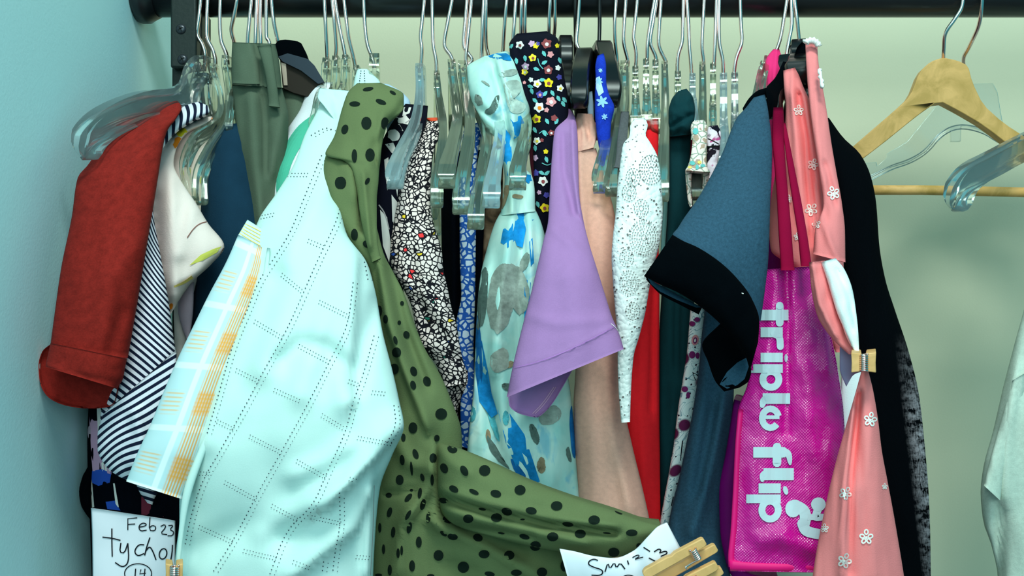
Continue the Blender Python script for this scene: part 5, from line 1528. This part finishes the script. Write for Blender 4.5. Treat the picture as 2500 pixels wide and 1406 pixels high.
p = Panel([(2104, 903, 2119, 902, .777), (2088, 960, 2131, 950, .772), (2068, 1030, 2143, 1020, .769), (2048, 1100, 2153, 1100, .767), (2030, 1170, 2166, 1170, .766), (2012, 1250, 2181, 1250, .765), (1998, 1320, 2193, 1320, .765), (1984, 1406, 2207, 1406, .765), (1970, 1560, 2228, 1560, .765)], M['pink'], n=60, m=26, bulge=.02, thick=.03, wr=(.003, 40, 240), seed=53,
          folds=[([(2098, 960), (2078, 1150), (2075, 1406)], -.010, 8), ([(2085, 1000), (2062, 1200), (2058, 1406)], .007, 10), ([(2120, 960), (2130, 1200), (2140, 1406)], .003, 20)])
eyelets(p)
p.build('skirt', g)
p = Panel([(2056, 880, 2112, 896, .865), (2052, 960, 2120, 960, .865), (2044, 1080, 2140, 1080, .865), (2030, 1250, 2160, 1250, .865), (2020, 1420, 2180, 1420, .865)], M['whitelining'], n=24, m=12, bulge=.006, thick=.012, seed=61)
p.build('skirt_lining', g)

# --- black jumper with marled knit side
p = Panel([(2005, 286, 2024, 288, .955), (2010, 330, 2058, 335, .94), (2022, 372, 2100, 376, .925), (2034, 430, 2126, 430, .912), (2044, 500, 2139, 495, .905), (2052, 600, 2147, 600, .897), (2060, 680, 2161, 680, .892), (2070, 760, 2186, 760, .888), (2080, 850, 2216, 850, .885), (2095, 960, 2243, 960, .885), (2110, 1080, 2257, 1080, .885),
           (2125, 1200, 2267, 1200, .885), (2145, 1300, 2271, 1300, .885), (2160, 1420, 2273, 1420, .885), (2180, 1560, 2276, 1560, .885)], M['knit'], n=90, m=28, bulge=.03, thick=.06, wr=(.004, 60, 200), seed=54, uv=lambda X, Y, s, t, v: (np.clip((X - (2050 + (Y - 300) * .12)) / 200 + .12, 0, 1), v))
single(p, 'black_jumper', 'black jumper with a grey marled knit side, outermost garment before the empty wooden hanger', 'jumper')

# --- sage jumper at the far end
g = garment('sage_jumper', 'soft sage grey jumper sleeve hanging apart at the far end of the rail', 'jumper', (2520, 900, .9))
p = Panel([(2640, 330, 2700, 330, .97), (2575, 500, 2690, 500, .95), (2532, 640, 2680, 640, .935), (2503, 745, 2660, 740, .93), (2474, 850, 2660, 860, .92), (2448, 950, 2660, 950, .915), (2425, 1050, 2670, 1050, .91), (2400, 1145, 2680, 1145, .91), (2394, 1200, 2690, 1200, .91), (2400, 1270, 2690, 1270, .91), (2420, 1330, 2690, 1330, .91), (2436, 1410, 2690, 1410, .91), (2440, 1560, 2690, 1560, .91)], M['sage'], n=60, m=26, bulge=.03, thick=.08,
          wr=(.006, 70, 220), seed=55, folds=[([(2480, 900), (2455, 1050), (2450, 1220)], .008, 16), ([(2440, 1215), (2440, 1406)], -.008, 10)])
p.build('body', g)
p = Panel([(2470, 930, 2520, 900, .895), (2440, 1040, 2480, 1050, .89), (2412, 1140, 2455, 1150, .887), (2402, 1185, 2442, 1222, .886)], M['sage'], n=30, m=12, bulge=.012, thick=.015, wr=(.003, 30, 90), seed=56)
p.build('sleeve', g)

# --- dark printed skirt low beside the wall
g = garment('dark_print_skirt', 'dark skirt with white and blue brush marks, low beside the blue wall', 'skirt', (320, 1100, .88))
p = Panel([(216, 985, 330, 985, .87), (213, 1090, 430, 1090, .87), (214, 1150, 445, 1160, .87), (218, 1240, 448, 1260, .87), (224, 1420, 448, 1420, .87), (226, 1540, 448, 1540, .87)], M['blacknavy'], n=40, m=24, bulge=.02, thick=.05, wr=(.004, 40, 160), seed=57)
p.decal([[(217, 990), (245, 990), (252, 1090), (256, 1148), (226, 1150), (220, 1080)], [(258, 1130), (272, 1140), (272, 1158), (262, 1155)]], M['p_lilac'])
p.decal([[(236, 990), (262, 990), (268, 1100), (270, 1150), (250, 1150), (240, 1080)], [(216, 1165), (224, 1168), (230, 1238), (222, 1240)], [(276, 1180), (280, 1180), (290, 1238), (283, 1238)]], M['p_white'])
p.decal([[(222, 1150), (250, 1145), (272, 1152), (268, 1178), (240, 1186), (224, 1178)], [(258, 1225), (280, 1222), (294, 1246), (262, 1243)]], M['n_blue'])
p.decal([[(345, 1212), (360, 1215), (400, 1262), (345, 1256)]], M['redgrey']).decal([ell(218, 1055, 4, 16), ell(232, 1062, 8, 12, 20)], M['mauve'])
p.build('body', g)
lp = [P(x, y, .868) for x, y in smooth_line([(224, 1085), (221, 1110), (212, 1148), (199, 1172), (196, 1200), (202, 1232), (218, 1262), (226, 1272)], 2)]
p = Panel([(217, 1060, 224, 1060, .862), (214, 1140, 226, 1140, .862), (201, 1165, 224, 1165, .862), (193, 1200, 222, 1200, .862), (197, 1230, 224, 1230, .862), (210, 1255, 226, 1255, .862), (222, 1270, 228, 1270, .862)], M['blackcloth'], n=24, m=8, bulge=.006, thick=.014, wr=(0, 1, 1))
p.build('hanging_fold', g)

# ------------------------------------------------------------------ shiny magenta shopping bag
g = garment('shopping_bag', 'shiny magenta shopping bag with pale rounded lettering down its side', 'bag', (1930, 650, .82))
del g['group']
p = Panel([(1861, 658, 1984, 650, .842), (1853, 730, 2005, 730, .838), (1842, 830, 2032, 830, .834), (1824, 940, 2052, 940, .830), (1802, 1000, 2060, 1000, .828), (1796, 1080, 2064, 1080, .826), (1791, 1200, 2064, 1200, .823), (1785, 1300, 2064, 1300, .820), (1778, 1368, 2064, 1380, .820), (1784, 1394, 2062, 1398, .820)], M['bag'], n=70, m=34, bulge=.010, thick=.045,
          power=.6, wr=(.0035, 60, 120), seed=58, folds=[([(1922, 650), (1924, 800), (1922, 1060)], -.007, 9), ([(1935, 650), (1940, 900)], .002, 20), ([(1862, 1320), (1900, 1310), (1985, 1340)], .006, 22), ([(1970, 900), (1985, 1100)], .004, 20), ([(1895, 690), (1880, 820), (1870, 960)], .003, 16), ([(2000, 740), (2022, 900)], .004, 18)])
T = M['letter']


def rect(x0, y0, x1, y1):
    k = max(1, int((x1 - x0) / 9))
    return [[(x0 + (x1 - x0) * i / k, y0), (x0 + (x1 - x0) * (i + 1) / k, y0), (x0 + (x1 - x0) * (i + 1) / k, y1), (x0 + (x1 - x0) * i / k, y1)] for i in range(k)]


LET = []
LET += rect(1857, 756, 1925, 782) + seg_ribbon([(1903.5, 746), (1903.5, 788)], 19, 0)                       # t
LET += rect(1857, 799, 1911, 823) + seg_ribbon([(1890, 815), (1904, 822), (1905, 846)], 17, 2)               # r
LET += rect(1857, 861, 1911, 884) + [ell(1919, 874, 4, 10)]                                                   # i
LET += rect(1832, 889, 1911, 910) + ribbon(ell(1882, 926, 19.5, 19.5, 0, 28), 17, closed=True)               # p
LET += rect(1862, 960, 1929, 986) + seg_ribbon([(1880, 973), (1864, 976), (1861, 990)], (24, 12), 2)         # l
LET += ribbon(ell(1881, 1021, 20, 23, 0, 28)[3:28], 16, 0) + rect(1862, 1014, 1903, 1023)                    # e
LET += rect(1839, 1091, 1912, 1117) + seg_ribbon([(1897, 1091), (1897, 1130)], 21, 0) + seg_ribbon([(1912, 1104), (1926, 1107), (1929, 1132)], (26, 7), 2)   # f
LET += rect(1864, 1143, 1938, 1172) + seg_ribbon([(1882, 1157), (1863, 1158), (1861, 1172)], (29, 9), 2)     # l
LET += rect(1852, 1180, 1906, 1204) + [ell(1918, 1197, 6, 11, -15)]                                           # i
LET += rect(1822, 1207, 1906, 1228) + ribbon(ell(1880, 1245, 20, 22, 0, 28), 17, closed=True)                # p
LOGO = [ell(1936, 1242, 19, 21, 0, 20), ell(1998, 1231, 18, 17, 0, 20)] + seg_ribbon([(1940, 1234), (1962, 1244), (1968, 1262), (1962, 1284)], (30, 26), 2) + seg_ribbon([(2000, 1236), (1992, 1256), (1990, 1264), (2010, 1262)], (20, 16), 2)
LOGO += seg_ribbon([(1960, 1278), (1966, 1296), (1988, 1302), (2014, 1306)], (28, 24), 2) + seg_ribbon([(1966, 1262), (1985, 1262), (2010, 1262)], 14, 1)
p.decal(LET + LOGO, T, .0013)
p.build('front_panel', g)
p = Panel([(1802, 1000, 1815, 1000, .823), (1795, 1080, 1808, 1080, .820), (1789, 1200, 1803, 1200, .817), (1783, 1300, 1798, 1300, .815), (1777, 1366, 1793, 1364, .814), (1779, 1384, 1800, 1378, .814)], M['bagedge'], n=40, m=6, bulge=.003, thick=.006, wr=(0, 1, 1))
p.build('edging', g)
p = Panel([(1780, 1366, 1783, 1394, .813), (1850, 1372, 1850, 1396, .813), (1920, 1374, 1920, 1397, .813), (2062, 1376, 2062, 1398, .813)], M['bagedge'], n=30, m=6, bulge=.003, thick=.006, wr=(0, 1, 1))
p.build('edging', g)
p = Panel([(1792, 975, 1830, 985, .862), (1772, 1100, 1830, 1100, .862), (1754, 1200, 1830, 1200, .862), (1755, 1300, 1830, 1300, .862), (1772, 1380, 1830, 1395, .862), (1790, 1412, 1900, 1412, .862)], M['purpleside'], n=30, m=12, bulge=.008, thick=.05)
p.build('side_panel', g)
p = Panel([(1888, 262, 1912, 262, .862), (1884, 330, 1914, 330, .868), (1890, 400, 1918, 400, .854), (1896, 480, 1925, 480, .840), (1900, 560, 1932, 560, .824), (1905, 640, 1938, 640, .814), (1906, 660, 1940, 660, .812)], M['strapmag'], n=40, m=10, bulge=.004, thick=.006)
p.build('handle', g)
p = Panel([(1910, 300, 1918, 300, .877), (1914, 340, 1926, 340, .866), (1924, 420, 1942, 420, .850), (1936, 500, 1958, 500, .835), (1948, 580, 1972, 580, .820), (1955, 650, 1982, 650, .812)], M['strapmag'], n=40, m=10, bulge=.004, thick=.006)
p.build('handle', g)

# ------------------------------------------------------------------ paper tags and clothes pegs
p = Panel([(222, 1240, 428, 1271, .80), (225, 1320, 428, 1340, .80), (226, 1420, 428, 1430, .80), (226, 1540, 428, 1545, .80)], M['paper'], n=30, m=20, bulge=.004, thick=.0012, wr=(.001, 120, 120), seed=60)
INK = []
for pts, w_, it in [
    ([(335, 1264), (312, 1266), (312, 1294)], 2.6, 0), ([(313, 1280), (330, 1279)], 2.6, 0),                                          # F
    ([(339, 1287), (355, 1284), (358, 1279), (348, 1276), (338, 1284), (342, 1297), (358, 1294)], 2.6, 2),                             # e
    ([(366, 1263), (364, 1295), (378, 1296), (381, 1286), (372, 1282), (365, 1288)], 2.6, 1),                                          # b
    ([(392, 1285), (402, 1280), (405, 1287), (391, 1303), (408, 1305)], 2.6, 1),                                                       # 2
    ([(411, 1283), (424, 1282), (414, 1293), (425, 1298), (421, 1308), (409, 1308)], 2.6, 1),                                          # 3
    ([(273, 1290), (273, 1325), (274, 1359)], 3, 1), ([(250, 1311), (275, 1314), (294, 1319)], 3, 1),                                  # t
    ([(295, 1325), (292, 1348), (304, 1350), (312, 1326)], 3, 1), ([(312, 1326), (315, 1372), (300, 1386), (281, 1373)], 3, 2),        # y
    ([(352, 1330), (338, 1329), (327, 1346), (336, 1358), (352, 1351)], 3, 2),                                                         # c
    ([(366, 1312), (358, 1335), (353, 1356)], 3, 1), ([(355, 1346), (365, 1333), (373, 1345), (381, 1367)], 3, 2),                     # h
    ([(421, 1330), (420, 1350), (416, 1371)], 3, 1),                                                                                    # l
    ([(331, 1388), (329, 1415)], 2.8, 0), ([(344, 1390), (341, 1401), (356, 1399)], 2.6, 0), ([(354, 1388), (351, 1415)], 2.6, 0),      # 14
]:
    INK += ribbon(pts, w_, it)
INK += ribbon(ell(398, 1352, 9, 13, 15, 20), 3, closed=True) + ribbon(ell(337, 1400, 33, 24, 0, 30), 2.4, closed=True)
p.decal(INK, M['ink'], .0007)
tag(p.build('paper_tag'), 'white handwritten paper tag hanging low beside the blue wall', 'paper tag', 'paper tags')
p = Panel([(1366, 1339, 1390, 1425, .70), (1400, 1345, 1418, 1428, .697), (1450, 1357, 1460, 1428, .692), (1500, 1362, 1510, 1428, .69), (1545, 1345, 1560, 1428, .689), (1582, 1309, 1612, 1420, .69), (1606, 1285, 1642, 1400, .692), (1628, 1275, 1665, 1346, .696)], M['paper'], n=46, m=18, bulge=.003, thick=.0012, wr=(0, 1, 1),
          folds=[([(1545, 1340), (1560, 1428)], -.006, 26)])
INK = []
for pts, w_, it in [
    ([(1460, 1368), (1450, 1364), (1438, 1369), (1436, 1378), (1450, 1385), (1468, 1390), (1473, 1397), (1466, 1405), (1444, 1404)], 3, 2),       # S
    ([(1477, 1396), (1484, 1373), (1489, 1389), (1500, 1372), (1505, 1387), (1514, 1373), (1526, 1389)], 3, 1),                                     # m
    ([(1532, 1368), (1535, 1378)], 3, 0), ([(1544, 1361), (1557, 1354), (1562, 1358), (1548, 1366), (1558, 1363), (1570, 1360)], 2.6, 1),            # i 2
    ([(1571, 1336), (1587, 1346)], 3, 0), ([(1584, 1362), (1604, 1372)], 3, 0),
    ([(1597, 1347), (1609, 1339), (1615, 1344), (1608, 1351), (1626, 1344), (1630, 1351), (1613, 1358)], 3, 2),                                      # 3
    ([(1516, 1410), (1534, 1402), (1554, 1410)], 2.6, 2),
]:
    INK += ribbon(pts, w_, it)
p.decal(INK, M['ink'], .0007)
tag(p.build('paper_tag'), 'white handwritten paper tag curling over the polka dot sleeve end', 'paper tag', 'paper tags')
p = Panel([(2050, 846, 2092, 868, .80), (2050, 900, 2104, 906, .80), (2066, 944, 2084, 912, .80)], M['ticket'], n=14, m=8, bulge=.003, thick=.0012, wr=(0, 1, 1))
tag(p.build('paper_tag'), 'small blue-grey paper slip pegged to the pink dress', 'paper tag', 'paper tags')


def peg(name, label, a, b, wpx, depth, gap, spring_at):
    """side view of a wooden clothes peg: two sticks and a coiled spring"""
    t = thing(name, label, 'clothes peg', (a[0], a[1], depth), 'wooden clothes pegs')
    dx, dy = b[0] - a[0], b[1] - a[1]
    l = math.hypot(dx, dy)
    nx, ny = -dy / l, dx / l
    for k in (0, 1):
        ox, oy = gap[0] * k, gap[1] * k
        prof_ = [(0, -.30), (.06, -.5), (.40, -.5), (.48, -.38), (.54, -.5), (.97, -.42), (1, -.3), (1, .34), (.97, .42), (.5, .5), (.06, .5), (0, .3)]
        poly = [(a[0] + ox + dx * u + nx * wpx * v, a[1] + oy + dy * u + ny * wpx * v) for u, v in prof_]
        o = mesh_obj('stick', *prism(poly, depth + .008 * k, .0065), [M['pin']], t, smooth=False)
        bevel(o, .0008, 2)
    c = P(a[0] + dx * spring_at + gap[0] * .5, a[1] + dy * spring_at + gap[1] * .5, depth + .0005)
    ax = Vector((nx, 0.25, -ny)).normalized()
    u = ax.orthogonal().normalized()
    v = ax.cross(u)
    path = [c + ax * (-.0042 + .0084 * i / 72) + (u * math.cos(i * 2 * math.pi / 12) + v * math.sin(i * 2 * math.pi / 12)) * .0021 for i in range(73)]
    path += [c + ax * .0042 + Vector((-dx / l * .010, -.003, dy / l * .010)) + ax * (.001 * i) for i in range(3)]
    mesh_obj('spring', *tube(path, .0007, 6), [M['chrome']], t)


peg('clothes_peg', 'wooden peg crossing the curled paper tag, the upper of two', (1572, 1406), (1722, 1322), 25, .672, (28, 15), .74)
peg('clothes_peg', 'wooden peg below the other one at the curled paper tag', (1600, 1462), (1752, 1380), 25, .672, (12, 12), .6)


def endpeg(label, x0, y0, x1, y1, depth, length=.05):
    """a peg seen end-on: two flared stick ends with the spring between"""
    t = thing('clothes_peg', label, 'clothes peg', ((x0 + x1) / 2, y0, depth), 'wooden clothes pegs')
    xm = (x0 + x1) / 2
    wv = (x1 - x0)
    hh = y1 - y0
    for sx, xe in ((-1, x0), (1, x1)):
        poly = [(xe, y0), (xm + sx * wv * .10, y0 + hh * .06), (xm + sx * wv * .04, y0 + hh * .45), (xm + sx * wv * .12, y1 - hh * .06), (xe, y1), (xe - sx * wv * .02, (y0 + y1) / 2)]
        o = mesh_obj('stick', *prism(poly, depth, length, 0.0, 1.0), [M['pin']], t, smooth=False)
        bevel(o, .0007, 2)
    path = []
    for i in range(97):
        an = i * 2 * math.pi / 12
        path.append(P(xm + wv * .02, y0 + hh * (.1 + .8 * i / 96), depth - .001) + Vector((math.cos(an) * .0026, math.sin(an) * .0026, 0)))
    mesh_obj('spring', *tube(path, .0007, 6), [M['chrome']], t)


endpeg('wooden peg seen end-on, pinching the pink dress and its paper slip', 2078, 860, 2139, 910, .742)
endpeg('wooden peg seen end-on at the foot of the handwritten tag beside the checked shirt', 404, 1376, 447, 1428, .662, .014)
